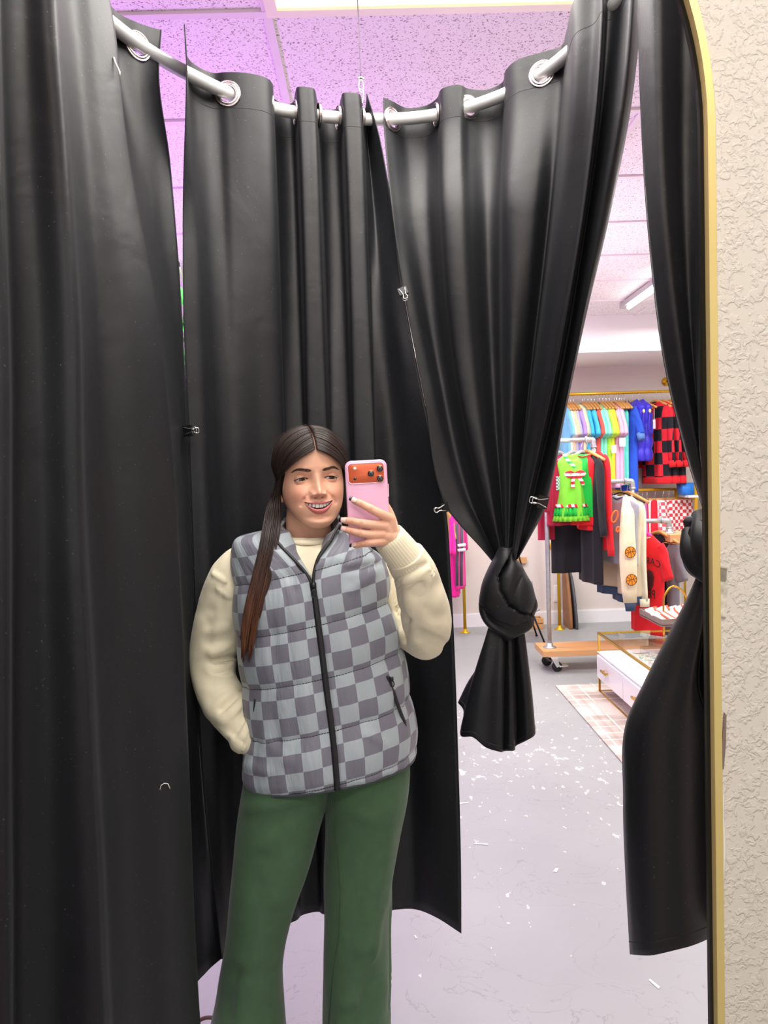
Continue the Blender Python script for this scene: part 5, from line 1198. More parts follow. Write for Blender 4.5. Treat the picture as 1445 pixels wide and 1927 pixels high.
armL = [(470, 1040, 22, 1.67), (448, 1062, 34, 1.67), (430, 1098, 42, 1.675), (418, 1145, 45, 1.69), (407, 1195, 45, 1.70), (401, 1240, 44, 1.705), (405, 1282, 41, 1.69), (424, 1322, 42, 1.665), (448, 1357, 39, 1.64), (467, 1385, 32, 1.625), (484, 1400, 27, 1.625), (505, 1410, 20, 1.625)]
armR = [(745, 1022, 33, 1.468), (760, 1044, 37, 1.478), (780, 1080, 42, 1.50), (793, 1125, 46, 1.53), (803, 1168, 47, 1.57), (801, 1200, 40, 1.615), (775, 1186, 38, 1.66), (748, 1150, 38, 1.68), (722, 1110, 40, 1.685), (700, 1075, 42, 1.68)]
armR = armR[1:]
limb(bm, armL); limb(bm, armR)
sw = obj('sweatshirt', bm, mcrs)
sb = sw.modifiers.new('smooth', 'SUBSURF'); sb.levels = 1; sb.render_levels = 1
creases(sw, [(403, 1080, 428, 1096, 2.5, .004), (428, 1096, 418, 1112, 3, -.004), (410, 1110, 446, 1128, 3, .004), (432, 1110, 440, 1160, 8, .005), (395, 1150, 392, 1210, 7, -.004), (450, 1215, 400, 1226, 7, .007), (455, 1232, 405, 1246, 6, -.006), (455, 1268, 398, 1260, 8, .005), (460, 1285, 405, 1292, 8, -.005),
             (462, 1262, 440, 1250, 5, .005), (468, 1306, 420, 1352, 7, .008), (455, 1300, 420, 1335, 6, -.007), (470, 1330, 432, 1388, 7, -.006), (474, 1350, 445, 1405, 6, .007), (430, 1385, 452, 1408, 5, .006), (395, 1340, 430, 1300, 8, .004), (444, 1170, 456, 1210, 6, .005),
             (745, 1090, 752, 1150, 5, -.006), (768, 1166, 764, 1205, 4, -.007), (752, 1150, 768, 1166, 4, -.006), (800, 1062, 745, 1088, 4, -.004), (810, 1075, 765, 1096, 6, .005), (835, 1130, 800, 1150, 10, .004), (845, 1190, 800, 1170, 9, .005), (835, 1215, 790, 1195, 8, -.005), (820, 1100, 780, 1120, 9, -.003), (728, 1120, 745, 1190, 5, .005), (770, 1130, 778, 1190, 8, .004), (800, 1235, 775, 1210, 8, .004), (812, 1062, 800, 1130, 7, .005), (790, 1100, 812, 1160, 9, -.004), (392, 1190, 425, 1180, 8, .004), (385, 1150, 400, 1120, 10, -.003), (398, 1312, 425, 1296, 8, -.004)], 1.3)
rumple(sw, .0014, (12, 12, 9), 8, .0005)
pin(sw)
# cuff of the raised arm
bm = bmesh.new(); c0 = P(729, 1008, 1.458); c1 = P(772, 1062, 1.486)
d_ = (c1-c0); pts = [c0.lerp(c1, t) for t in (0, .02, .15, .4, .7, .92, 1.0)]
s_, u_ = frame_at(d_)
R = []
for p, r in zip(pts+[c0.lerp(c1, .3)], (.0285, .031, .0325, .034, .0355, .0365, .033, .03)): R.append([p+(s_*math.cos(a)+u_*math.sin(a))*(r+.0003*math.cos(36*a)) for a in [2*PI*k/144 for k in range(144)]])
ring_loft(bm, R, caps=False); cu_ = obj('cuff', bm, mrib); cu_.parent = sw
# neckband
bm = bmesh.new(); R = []
for k in range(64):
    a = 2*PI*k/64; c = ell(580.5, 37.5, 1012, 0, .060, a, 1.655, 2.1); o_ = ell(580.5, 44, 1019, 0, .071, a, 1.655, 2.1); R.append((c, o_))
V = [[bm.verts.new(q.lerp(w_, t)+Vector((0, 0, .004*math.sin(PI*t)))) for t in (0, .33, .66, 1)] for q, w_ in R]
for k in range(64):
    for j in range(3): bm.faces.new((V[k][j], V[(k+1) % 64][j], V[(k+1) % 64][j+1], V[k][j+1]))
nb_ = obj('neckband', bm, mrib); nb_.modifiers.new('t', 'SOLIDIFY').thickness = .003; nb_.parent = sw

# ---- grey checked vest
vst = [(996, 520, 640, 2, .076), (1004, 500, 652, 3, .086), (1012, 476, 668, 6, .094), (1022, 452, 690, 9, .101), (1034, 445.5, 708, 10, .108), (1050, 445, 716, 6, .114), (1080, 446, 722, 0, .120), (1110, 447.5, 727, -4, .124), (1150, 450, 733, -9, .125), (1200, 455, 746, -13, .124), (1250, 461, 755, -17, .124), (1300, 467, 762, -20, .125), (1350, 470, 770, -23, .127), (1400, 466, 779, -26, .130), (1436, 463, 781, -27, .130), (1444, 465, 779, -27, .124)]
ZL = [(996, 514), (1010, 515), (1030, 531), (1045, 546), (1072, 571), (1092, 584), (1200, 599), (1300, 611), (1400, 624), (1496, 632)]
ZRt = [(996, 630), (1018, 620), (1034, 608), (1052, 598), (1092, 590), (1200, 606), (1300, 619), (1400, 632), (1496, 640)]
def solve_front(mid, hw, y, t, d, want, lo, hi, Y_=YP_, p=2.35):
    """angle on the front half whose image x is what the zip line asks for at that image height"""
    for _ in range(34):
        m_ = (lo+hi)/2; q = proj(ell(mid, hw, y, t, d, m_, Y_, p))
        if q[0] < want(q[1]): lo = m_
        else: hi = m_
    return (lo+hi)/2
NV, NU = 150, 168
bm = bmesh.new(); rows = []; uvv = []; VL = []; VR = []
for i in range(NV+1):
    y = 996+(1444-996)*i/NV
    l, r, t, d = [keys([(k[0], k[j]) for k in vst], y) for j in range(1, 5)]
    mid, hw = (l+r)/2, (r-l)/2
    aL = solve_front(mid, hw, y, t, d, lambda yy: keys(ZL, yy), PI, 2*PI)       # zip edge on the left panel
    aR = solve_front(mid, hw, y, t, d, lambda yy: keys(ZRt, yy), PI, 2*PI)
    if aR < aL: aR = aL+.002
    row = []; a0 = aR; a1 = aL+2*PI
    for k in range(NU+1):
        u = k/NU; row.append(ell(mid, hw, y, t, d, a0+(a1-a0)*u))
    # arc length from each zip edge
    cum = [0]
    for k in range(NU): cum.append(cum[-1]+(row[k+1]-row[k]).length)
    tot = cum[-1]; zc = sum((q.z for q in row), 0)/len(row)
    out = []
    for k, q in enumerate(row):
        left = cum[k] > tot/2
        uu = (cum[k] if not left else -(tot-cum[k])+SQ*.0)
        vv = q.z-.195*(q.x-person.location.x)
        out.append((q, uu, vv))
    rows.append(out)
V = []
attr = []
for i, row in enumerate(rows):
    vr = []
    for k, (q, uu, vv) in enumerate(row):
        j = (vv+10*QS+.020) % QS/QS; puffy = math.sin(PI*j)**.55
        n_ = Vector((q.x-person.location.x, (q.y-YP_)*1.6, 0)).normalized()
        fr_ = 1-abs(2*j-1)
        wr = noise.noise(Vector((uu*40, vv*6, 3)))*(1-puffy*.5)*.0065+noise.noise(Vector((uu*14, vv*11, 7)))*.004
        edge_ = min(1, k/5, (NU-k)/5); dd = (puffy*.0085-.003)*edge_+wr*edge_
        if i > NV-6: dd -= .004*(i-NV+6)/6
        if i < 30: dd *= .35+.65*i/30
        v = bm.verts.new(q+n_*dd); vr.append(v); attr.append(Vector((uu, vv, 0)))
    V.append(vr)
for i in range(NV):
    for k in range(NU): bm.faces.new((V[i][k], V[i][k+1], V[i+1][k+1], V[i+1][k]))
eR = [v.co.copy() for v in [r[0] for r in V]]; eL = [r[-1].co.copy() for r in V]
ve = obj('vest', bm, mvest); add_attr(ve, 'cloth_uv', attr, 'FLOAT_VECTOR')
creases(ve, [(735, 1290, 760, 1340, 5, .003), (600, 1060, 560, 1100, 5, .003), (650, 1060, 720, 1045, 6, .004), (655, 1075, 715, 1062, 5, -.003), (500, 1390, 540, 1430, 8, .003), (470, 1440, 500, 1450, 7, .004), (700, 1080, 660, 1110, 6, .003), (690, 1380, 720, 1400, 5, .003)])
so = ve.modifiers.new('t', 'SOLIDIFY'); so.thickness = .004; so.offset = 1
pin(ve)
def vchild(name, bm, m): o = obj(name, bm, m); o.parent = ve; return o
# bound hem and armhole edge
bm = bmesh.new(); tube(bm, [v+Vector((0, 0, 0)) for v in [q[0] for q in rows[-1]]], .0045, 8); hb = vchild('hem_binding', bm, mat('vest_binding', srgb(60, 62, 70), .6))
# zip: tape on both edges, closed strip from the slider down
iz = min(range(NV+1), key=lambda i: abs(proj(eL[i])[1]-1098))
for nm, e in (('zip_edge', eL), ('zip_edge', eR)):
    bm = bmesh.new(); pts = [e[i]+Vector((0, -.004, 0)) for i in range(max(4, 0), iz+2)]; tube(bm, pts, .0032, 8); vchild(nm, bm, mzip)
bm = bmesh.new(); R = []
for i in range(iz, NV+1):
    a, b = eL[i], eR[i]; c = (a+b)/2; c = Vector((c.x, min(a.y, b.y)-.0045, c.z)); R.append([c+Vector((dx, dy, 0)) for dx, dy in ((-.0062, .006), (-.0062, -.0005), (-.002, -.0022), (.002, -.0022), (.0062, -.0005), (.0062, .006))])
zt_ = [sum(r, Vector())/6 for r in R]
ring_loft(bm, R); zs_ = vchild('zip', bm, mzip)
bm = bmesh.new()
for i in range(0, len(R)-1):
    for f in (0, .5):
        c = (R[i][2]+R[i][3])/2; c2 = (R[i+1][2]+R[i+1][3])/2; c = c.lerp(c2, f); box(bm, (c.x-.0022, c.y-.0010, c.z-.0006), (c.x+.0022, c.y+.001, c.z+.0006))
o_ = obj('zip_teeth', bm, mzt, None, False); o_.parent = ve
c = P(590, 1102, (R[0][2].y-.006)); bm = bmesh.new(); box(bm, (c.x-.0055, c.y-.003, c.z-.007), (c.x+.0055, c.y+.003, c.z+.007)); bmesh.ops.bevel(bm, geom=bm.edges[:], offset=.0015, segments=2, affect='EDGES')
tube(bm, [c+Vector((.0045*math.sin(2*PI*k/14), -.005, -.016+.008*math.cos(2*PI*k/14))) for k in range(14)], .0013, 6, closed=True); vchild('zip_slider', bm, mzt)
c = (R[-1][2]+R[-1][3])/2; bm = bmesh.new(); box(bm, (c.x-.006, c.y-.004, c.z-.002), (c.x+.006, c.y+.002, c.z+.014)); bmesh.ops.bevel(bm, geom=bm.edges[:], offset=.0012, segments=2, affect='EDGES'); vchild('zip_stop', bm, mzt)
# side pockets
def near_vest(px, py, lift=.0045):
    best = None
    for i in range(0, NV+1, 2):
        for k in range(0, NU+1):
            q = V_[i][k]
            if q[2] > YP_+.02: continue
            d2 = (q[0]-px)**2+(q[1]-py)**2
            if best is None or d2 < best[0]: best = (d2, q[2])
    return P(px, py, best[1]-lift-.008)
V_ = [[(*proj(q[0]), q[0].y) for q in r] for r in rows]
pk = [(729, 1272), (736, 1290), (744, 1315), (753, 1340), (763, 1366)]
bm = bmesh.new(); tube(bm, curve([near_vest(a, b) for a, b in pk], 20), .0030, 8); p1 = vchild('pocket_zip', bm, mzip)
bm = bmesh.new(); tube(bm, curve([near_vest(a+3, b, .006) for a, b in pk], 20), .0011, 6); o_ = obj('pocket_teeth', bm, mzt); o_.parent = ve
c = near_vest(737, 1287, .008); bm = bmesh.new(); tube(bm, [c+Vector((.004*math.sin(2*PI*k/14)+.001, 0, .006*math.cos(2*PI*k/14))) for k in range(14)], .0014, 6, closed=True); box(bm, (c.x-.003, c.y-.002, c.z+.006), (c.x+.004, c.y+.003, c.z+.014)); vchild('pocket_puller', bm, mzt)
bm = bmesh.new(); tube(bm, curve([near_vest(a, b, .0) for a, b in ((480, 1316), (478, 1345), (473, 1375), (471, 1400), (473, 1428))], 20), .0028, 8); vchild('pocket_edge', bm, mzip)
# collar, standing at the back and opened into lapels in front
CK = [((586, 1096, 1.548), (587, 1097, 1.545)), ((574, 1066, 1.573), (567, 1071, 1.545)), ((559, 1038, 1.585), (545, 1046, 1.555)), ((549, 1016, 1.595), (527, 1026, 1.565)), ((545, 1004, 1.605), (515, 1011, 1.578)), ((542, 1002, 1.625), (520, 997, 1.60)), ((539, 1002, 1.65), (530, 984, 1.635)), ((540, 1000, 1.68), (541, 974, 1.67)), ((555, 998, 1.72), (556, 968, 1.715)), ((583, 996, 1.735), (585, 965, 1.735)), ((610, 998, 1.725), (614, 964, 1.725)), ((624, 1002, 1.69), (630, 964, 1.685)), ((622, 1006, 1.65), (638, 974, 1.645)),
      ((617, 1008, 1.615), (641, 986, 1.605)), ((613, 1014, 1.60), (632, 998, 1.58)), ((608, 1030, 1.59), (622, 1018, 1.565)), ((602, 1050, 1.578), (609, 1036, 1.555)), ((596, 1070, 1.565), (598, 1054, 1.548)), ((590, 1094, 1.548), (591, 1094, 1.545))]
inn = curve([P(*a) for a, b in CK], 120); oute = curve([P(*b) for a, b in CK], 120); bm = bmesh.new(); attr = []; V = []; cum = 0
for i in range(121):
    if i: cum += (oute[i]-oute[i-1]).length
    r = []
    for j in range(13):
        t = j/12; q = inn[i].lerp(oute[i], t); cen = P(583, 1010, 1.66); n_ = (q-Vector((cen.x, cen.y, q.z))).normalized(); q = q+n_*.006*math.sin(PI*t)+n_*.002*noise.noise(q*60); r.append(bm.verts.new(q)); attr.append(Vector((cum, t*(oute[i]-inn[i]).length+.004, 0)))
    V.append(r)
for i in range(120):
    for j in range(12): bm.faces.new((V[i][j], V[i+1][j], V[i+1][j+1], V[i][j+1]))
co = obj('collar', bm, mvest); add_attr(co, 'cloth_uv', attr, 'FLOAT_VECTOR'); sdm = co.modifiers.new('t', 'SOLIDIFY'); sdm.thickness = .007; sdm.offset = 0; co.parent = ve
bm = bmesh.new(); tube(bm, [p+Vector((0, -.004, 0)) for p in oute[2:36]], .0030, 8); vchild('collar_zip', bm, mzip)
bm = bmesh.new(); tube(bm, [p+Vector((0, -.004, 0)) for p in oute[88:119]], .0030, 8); vchild('collar_zip', bm, mzip)

# ---- head (local frame: z = 0 at the eyes, -y is where the face looks)
PSI = math.radians(13); HL = P(596, 901, 1.578)
HM = Matrix.Rotation(PSI, 3, 'Z'); HM = Matrix.Rotation(-.033, 3, 'Y') @ HM
HO = HL-HM @ Vector((0, -.082, 0))
def H2W(v): return HO+HM @ Vector(v)
kw = [(-.103, .006), (-.100, .018), (-.095, .0265), (-.087, .036), (-.075, .0465), (-.06, .0560), (-.045, .0615), (-.03, .0650), (-.01, .0672), (.01, .0675), (.03, .0685), (.05, .067), (.07, .060), (.085, .050), (.097, .034), (.104, .014), (.106, .003)]
kf = [(-.103, .072), (-.100, .080), (-.095, .085), (-.087, .0885), (-.075, .0885), (-.06, .0895), (-.045, .0895), (-.03, .0890), (-.01, .0885), (.01, .0895), (.03, .0915), (.05, .0895), (.065, .083), (.08, .070), (.092, .052), (.101, .028), (.106, .004)]
kb = [(-.103, -.055), (-.100, -.045), (-.095, -.035), (-.087, -.018), (-.075, .004), (-.06, .03), (-.045, .055), (-.03, .072), (-.01, .082), (.01, .088), (.03, .090), (.05, .086), (.07, .075), (.085, .06), (.097, .038), (.104, .016), (.106, .004)]
EX, ER = .0308, .0123; EYC = -.0652
def eye_t(x, z):
    t = (abs(x)-EX)/.0138
    zz = z+.0016*t*(1 if 1 else 0)
    return t, zz
def openness(x, z):
    """>0 inside the eye opening (metres from the lid edge)"""
    t, zz = eye_t(x, z)
    if abs(t) >= 1: return -1
    k = (1-t*t); zu = .0033*k**.8; zl = -.0025*k
    return min(zu-zz, zz-zl)
def mouth(x):
    t = x/.0295; t2 = min(1.6, abs(t))
    zu = -.0515+.0060*t2**2; zl = -.0618+.0163*t2**2.2
    ut = -.0470+.0015*t2**2-.0010*math.exp(-(x/.0035)**2)+.0006*math.exp(-((abs(x)-.006)/.004)**2); lb = -.0725+.0268*t2**2.3
    return t, zu, zl, ut, lb
def featD(x, z):
    ax = abs(x); D = 0
    # nose
    if -.045 < z < .02:
        h = keys([(-.0425, 0), (-.0400, .0034), (-.0366, .0120), (-.0328, .0192), (-.0290, .0222), (-.0250, .0215), (-.018, .0175), (-.008, .0120), (.002, .0068), (.012, .002), (.02, 0)], z)
        sg = keys([(-.04, .0066), (-.031, .0074), (-.022, .0070), (-.008, .0064), (.01, .0075)], z); D += h*math.exp(-(ax/sg)**2/2)
    D += .0092*g2(ax, z, .0130, -.0318, .0040, .0046)
    D -= .0060*g2(ax, z, .0072, -.0378, .0030, .0020)
    D -= .0022*g2(ax, z, .0195, -.030, .0028, .006)
    # sockets, brow, cheeks
    D -= .0105*g2(ax, z, .029, .000, .0150, .0105); D -= .0035*g2(ax, z, .0165, .002, .005, .009)
    D += .0032*g2(ax, z, .030, .0200, .016, .0055)
    D += .0065*g2(ax, z, .041, -.030, .0135, .0120); D += .0012*g2(ax, z, .030, -.0125, .012, .0035)
    D -= .0016*g2(ax, z, .030, -.0085, .011, .0020)
    # smile folds
    for (x0, z0, x1, z1) in ((.0185, -.030, .0295, -.040), (.0295, -.040, .0355, -.052)):
        dx, dz = x1-x0, z1-z0; t = min(1, max(0, ((ax-x0)*dx+(z-z0)*dz)/(dx*dx+dz*dz))); d2 = (ax-x0-dx*t)**2+(z-z0-dz*t)**2; D -= .0024*math.exp(-d2/(2*.0026**2))
    D -= .0016*g2(ax, z, .0330, -.0470, .0036, .0035)
    # mouth mound, lips, chin
    D += .0052*g2(x, z, 0, -.056, .024, .0135); D -= .0010*g2(x, z, 0, -.041, .0028, .004)
    t, zu, zl, ut, lb = mouth(x)
    if abs(t) < 1.05:
        e = max(0, 1-t*t)**.5
        if zu <= z <= ut+.002: q = (z-zu)/max(1e-5, ut+.001-zu); D += .0034*e*math.sin(PI*min(1, max(0, q*.8+.2)))
        if lb-.002 <= z <= zl: q = (zl-z)/max(1e-5, zl-lb+.001); D += .0052*e*math.sin(PI*min(1, max(0, q*.8+.2)))
    D -= .0042*g2(x, z, 0, -.0785, .016, .0035); D += .0050*g2(x, z, 0, -.0905, .014, .0075)
    D -= .0025*g2(ax, z, .052, .040, .012, .02)
    return D
PE = 2.25
def headpt(z, a):
    w_ = keys(kw, z); f = keys(kf, z); b = keys(kb, z); yc = (b-f)/2*0 + (-f+b)/2
    hd = (f+b)/2; s, c = math.sin(a), math.cos(a)
    return Vector((w_*math.copysign(abs(s)**(2/PE), s), yc-hd*math.copysign(abs(c)**(2/PE), c), z))
def faceY(x, z):
    w_ = keys(kw, z); f = keys(kf, z); b = keys(kb, z); yc = (b-f)/2; hd = (f+b)/2; k = min(.999, abs(x)/w_)
    return yc-hd*(1-k**PE)**(1/PE)-featD(x, z)
SKIN = srgb(226, 172, 144); LIP = srgb(205, 112, 112); BROW = srgb(52, 36, 30)
def mixv(a, b, t): t = min(1, max(0, t)); return tuple(a[i]+(b[i]-a[i])*t for i in range(4))
def skincol(x, z):
    c = SKIN; ax = abs(x)
    c = mixv(c, srgb(222, 146, 124), .55*g2(ax, z, .042, -.032, .014, .012)+.35*g2(x, z, 0, -.030, .010, .008))
    t, zu, zl, ut, lb = mouth(x)
    if abs(t) < 1.02:
        if zl < z < zu: return srgb(70, 26, 28)
        if zu <= z < ut+.0008: c = mixv(c, LIP, min(1, (ut+.0008-z)/.0012))
        if lb-.0008 < z <= zl: c = mixv(c, LIP, min(1, (z-lb+.0008)/.0016))
    # brows
    if .012 < z < .032:
        bx = (ax-.0125)/.036
        if -.05 < bx < 1.05:
            zc = keys([(0, .0170), (.35, .0193), (.65, .0212), (1, .0160)], bx); th = keys([(-.05, .0004), (.10, .0028), (.4, .0033), (.75, .0023), (1.05, .0003)], bx)
            k = 1-abs(z-zc)/(th*1.25); st = .75+.35*noise.noise(Vector((x*1500, z*700, 1)))
            if k > 0: c = mixv(c, BROW, min(1, k*2.2)*st)
    o_ = openness(x, z)
    if o_ > 0: return srgb(60, 30, 26)
    t, zz = eye_t(x, z)
    if abs(t) < 1.15 and -.0012 < o_ <= 0 and zz > 0: c = mixv(c, srgb(40, 24, 22), .85*(1+o_/.0012))
    elif abs(t) < 1 and -.0009 < o_ <= 0: c = mixv(c, srgb(130, 80, 70), .5)
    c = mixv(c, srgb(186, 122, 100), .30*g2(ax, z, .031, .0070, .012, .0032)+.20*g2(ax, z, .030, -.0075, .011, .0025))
    c = mixv(c, srgb(120, 60, 50), .75*g2(ax, z, .0070, -.0388, .0022, .0013))
    return c
bm = bmesh.new(); cl_ = []; NZ, NA = 290, 340; V = []
for i in range(NZ+1):
    u = i/NZ; z = -.103+.209*(u-.055*math.sin(2*PI*u)/1.0*0)
    r = []
    for k in range(NA):
        t = -1+2*k/NA; a = PI*math.copysign(abs(t)**1.3, t); q = headpt(z, a); front = abs(a) < PI*.5; c = SKIN
        if front:
            fd = min(1, (math.cos(a))*6); D = featD(q.x, z)*fd; y = q.y-D
            ec = Vector((math.copysign(EX, q.x), EYC, -.0004)); rho2 = (q.x-ec.x)**2+(z-ec.z)**2; o_ = openness(q.x, z)
            rl_ = ER+.0013
            if rho2 < rl_*rl_*.98:
                ys = ec.y-math.sqrt(rl_*rl_-rho2); k2 = .0016
                h_ = max(0, min(1, .5+.5*(y-ys)/k2)); y = y+(ys-y)*h_-k2*h_*(1-h_)
            if o_ > 0: y = max(y, ec.y-ER+.0045) if rho2 > ER*ER else ec.y-math.sqrt(ER*ER-rho2)+.0025
            tm, zu, zl, ut, lb = mouth(q.x)
            if abs(tm) < 1 and zl < z < zu: y += .0105*min(1, min(zu-z, z-zl)/.0014)
            q = Vector((q.x, y, z)); c = skincol(q.x, z) if math.cos(a) > .12 else SKIN
        r.append(bm.verts.new(H2W(q))); cl_.append(c)
    V.append(r)
for i in range(NZ):
    for k in range(NA): bm.faces.new((V[i][k], V[i][(k+1) % NA], V[i+1][(k+1) % NA], V[i+1][k]))
for r in (V[0], V[-1]): bm.faces.new(r)
def addtube(pts, rad, n=28):
    k0 = len(bm.verts); tube(bm, pts, rad, n); cl_.extend([SKIN]*(len(bm.verts)-k0))
# neck and the rest of the body under the clothes, one figure
nk = [H2W((0, .012, -.045)), P(580, 975, 1.662), P(581, 1000, 1.668), P(583, 1030, 1.672), P(585, 1070, 1.672)]
addtube(curve(nk, 20), [lerp(.047, .050, i/20) if i < 14 else lerp(.050, .075, (i-14)/6) for i in range(21)], 48)
addtube([P(585, 1050, 1.67), P(590, 1150, 1.67), P(600, 1300, 1.67), P(615, 1440, 1.67)], [.07, .085, .075, .09], 24)
addtube(curve([P(a, b, Y_) for a, b, r, Y_ in armL], 30), [lerp(.034, .016, max(0, (i-20)/10)) for i in range(31)], 16)
addtube(curve([P(a, b, Y_) for a, b, r, Y_ in [(722, 1000, 30, 1.452)]+armR], 30), [.022]+[lerp(.024, .035, i/29) for i in range(30)], 20)
for K, fx_ in ((legL, 462), (legR, 676)):
    addtube([P(lerp(k[1], k[2], .5), k[0], k[4]) for k in K]+[Vector((P(fx_, 2180, 1.68).x, 1.69, .05))], [lerp(.07, .034, min(1, i/9)) for i in range(len(K))]+[.032], 16)
# ears
for sg in (-1, 1):
    k0 = len(bm.verts); R = []
    for i in range(13):
        u = i/12; z = .012-.058*u; wy = .0155*math.sin(PI*(u*.92+.06))**.6*(1-.35*u); 
        R.append([H2W((sg*(.0655+.007*(1-u)+.004*math.cos(a)*(1 if math.cos(a) > 0 else .4)-.003*u), .004+.004*(1-u)+wy*math.sin(a), z)) for a in [2*PI*k/20 for k in range(20)]])
    ring_loft(bm, R); cl_.extend([SKIN]*(len(bm.verts)-k0))
# hand: chains of tapering segments fused into one surface
HY = 1.4275
fing = {'index': [(733, 976, .0105, 1.437), (716, 967, .0088, 1.424), (698, 957.5, .0080, 1.4215), (680, 948, .0072, 1.425), (667, 942.5, .0062, 1.4275)],
        'middle': [(724, 990, .0108, 1.433), (703, 987.5, .0088, 1.423), (680, 984.5, .0080, 1.420), (662, 981, .0073, 1.424), (649, 979.5, .0064, 1.431)],
        'ring': [(718, 1005, .0105, 1.432), (698, 1006, .0085, 1.423), (678, 1003, .0077, 1.421), (661, 999, .0070, 1.425), (649, 995.5, .0062, 1.432)],
        'pinky': [(719, 1018, .0095, 1.434), (704, 1020.5, .0075, 1.425), (690, 1022, .0067, 1.424), (678, 1024.5, .0060, 1.428), (669, 1027, .0053, 1.433)],
        'thumb': [(738, 1000, .013, 1.452), (737, 985, .0115, 1.462), (731, 965, .0100, 1.468), (722, 948, .0088, 1.466), (716, 936, .0075, 1.463)]}
hb_ = bmesh.new()
def chain(b, pts, rad, n=14):
    pts = [Vector(p) for p in pts]; c = curve(pts, 6*(len(pts)-1)); m = len(pts)-1; rk = [(i, r) for i, r in enumerate(rad)]; rr = [keys(rk, m*i/(len(c)-1)) for i in range(len(c))]
    tube(b, c, rr, n)
    for e, r in ((c[0], rr[0]), (c[-1], rr[-1])):
        bmesh.ops.create_icosphere(b, subdivisions=3, radius=r*.995, matrix=Matrix.Translation(e))
wr0, wr1 = P(738, 1012, 1.452), P(752, 1030, 1.462)
for nm, K in fing.items():
    chain(hb_, [P(a, b_, Y_) for a, b_, r, Y_ in K], [r for a, b_, r, Y_ in K])
    if nm != 'thumb': chain(hb_, [P(K[0][0], K[0][1], K[0][3]), P(K[0][0], K[0][1], K[0][3]).lerp(wr0, .55)+Vector((0, -.002, 0)), wr0.lerp(P(K[0][0]+14, K[0][1], 1.45), .3)], [K[0][2], .0125, .0145])
    a, b_, r, Y_ = K[2]
    if nm != 'thumb': bmesh.ops.create_icosphere(hb_, subdivisions=3, radius=r*1.06, matrix=Matrix.Translation(P(a, b_, Y_)))
chain(hb_, [P(738, 1000, 1.452), wr0], [.013, .017]); chain(hb_, [wr0, wr1, P(770, 1055, 1.48)], [.0205, .0205, .022])
chain(hb_, [P(728, 1008, 1.440), P(736, 1012, 1.447)], [.015, .018])
me = bpy.data.meshes.new('hand_src'); hb_.to_mesh(me); hb_.free(); ho = bpy.data.objects.new('hand_src', me); C.objects.link(ho)
rmm = ho.modifiers.new('r', 'REMESH'); rmm.mode = 'VOXEL'; rmm.voxel_size = .0011; smm = ho.modifiers.new('s', 'SMOOTH'); smm.factor = .5; smm.iterations = 5
me2 = bpy.data.meshes.new_from_object(ho.evaluated_get(bpy.context.evaluated_depsgraph_get())); bpy.data.objects.remove(ho, do_unlink=True)
k0 = len(bm.verts); bm.from_mesh(me2)
bm.verts.ensure_lookup_table()
pips = [P(K[2][0], K[2][1], K[2][3]-K[2][2]) for nm, K in fing.items() if nm != 'thumb']+[P(K[3][0], K[3][1], K[3][3]-K[3][2]) for nm, K in fing.items() if nm != 'thumb']
for v in bm.verts[k0:]:
    k = sum(math.exp(-((v.co-q).length/.004)**2) for q in pips); cr = max(0, math.sin(v.co.x*1500+v.co.z*500))*k
    v.co += Vector((0, 1, 0))*.0005*cr
    cl_.append(mixv(SKIN, srgb(200, 130, 105), .5*k))
mskin = mat('skin', SKIN, .52, attr='Col', bump=(350, .06, .0006)); B = mskin.node_tree.nodes['Principled BSDF']
B.inputs['Subsurface Weight'].default_value = .12; B.inputs['Subsurface Radius'].default_value = (.012, .004, .002); B.inputs['Subsurface Scale'].default_value = .6
body = obj('body', bm, mskin); add_attr(body, 'Col', cl_); pin(body)
def bchild(name, bm, m, par=body): o = obj(name, bm, m); o.parent = par; return o
# eyes
gz = Vector((.38, -1, -.14)).normalized()
for sg in (-1, 1):
    c = H2W((sg*EX, EYC, -.0004)); bm = bmesh.new(); bmesh.ops.create_uvsphere(bm, u_segments=72, v_segments=48, radius=ER, matrix=Matrix.Translation(c)); cc_ = []
    gl_ = gz.copy()
    for v in bm.verts:
        a = (v.co-c).normalized().angle(gl_)*ER
        cc_.append(srgb(12, 9, 8) if a < .0026 else srgb(44, 27, 20) if a < .0064 else srgb(30, 20, 16) if a < .0070 else srgb(212, 202, 196))
    e = bchild('eye', bm, mat('eye', (1, 1, 1, 1), .22, attr='Col')); add_attr(e, 'Col', cc_)
    # lashes
    bm = bmesh.new(); pts = []
    for i in range(25):
        t = -1+2*i/24; k = max(0, 1-t*t); x = EX+t*.0138; z = .0033*k**.8-.0016*t+.0002; X = sg*x
        rho2 = (x-EX)**2+(z+.0004)**2; y = EYC-math.sqrt(max(1e-8, (ER+.0016)**2-rho2)); y = min(y, faceY(X, z)) if rho2 > ER**2 else y
        pts.append(H2W((X, y-.0004, z)))
    tube(bm, pts, [.0004+.0005*math.sin(PI*i/24) for i in range(25)], 6)
    for i in range(6, 25):
        p = pts[i]; t = i/24; tube(bm, [p, p+HM @ Vector((sg*(.0005+.0022*t), -.0028, .0010+.0008*t)), p+HM @ Vector((sg*(.001+.0036*t), -.0040, .0030))], [.00018, .00013, .00006], 4)
    bchild('eyelashes', bm, mat('lash', srgb(20, 14, 13), .6))
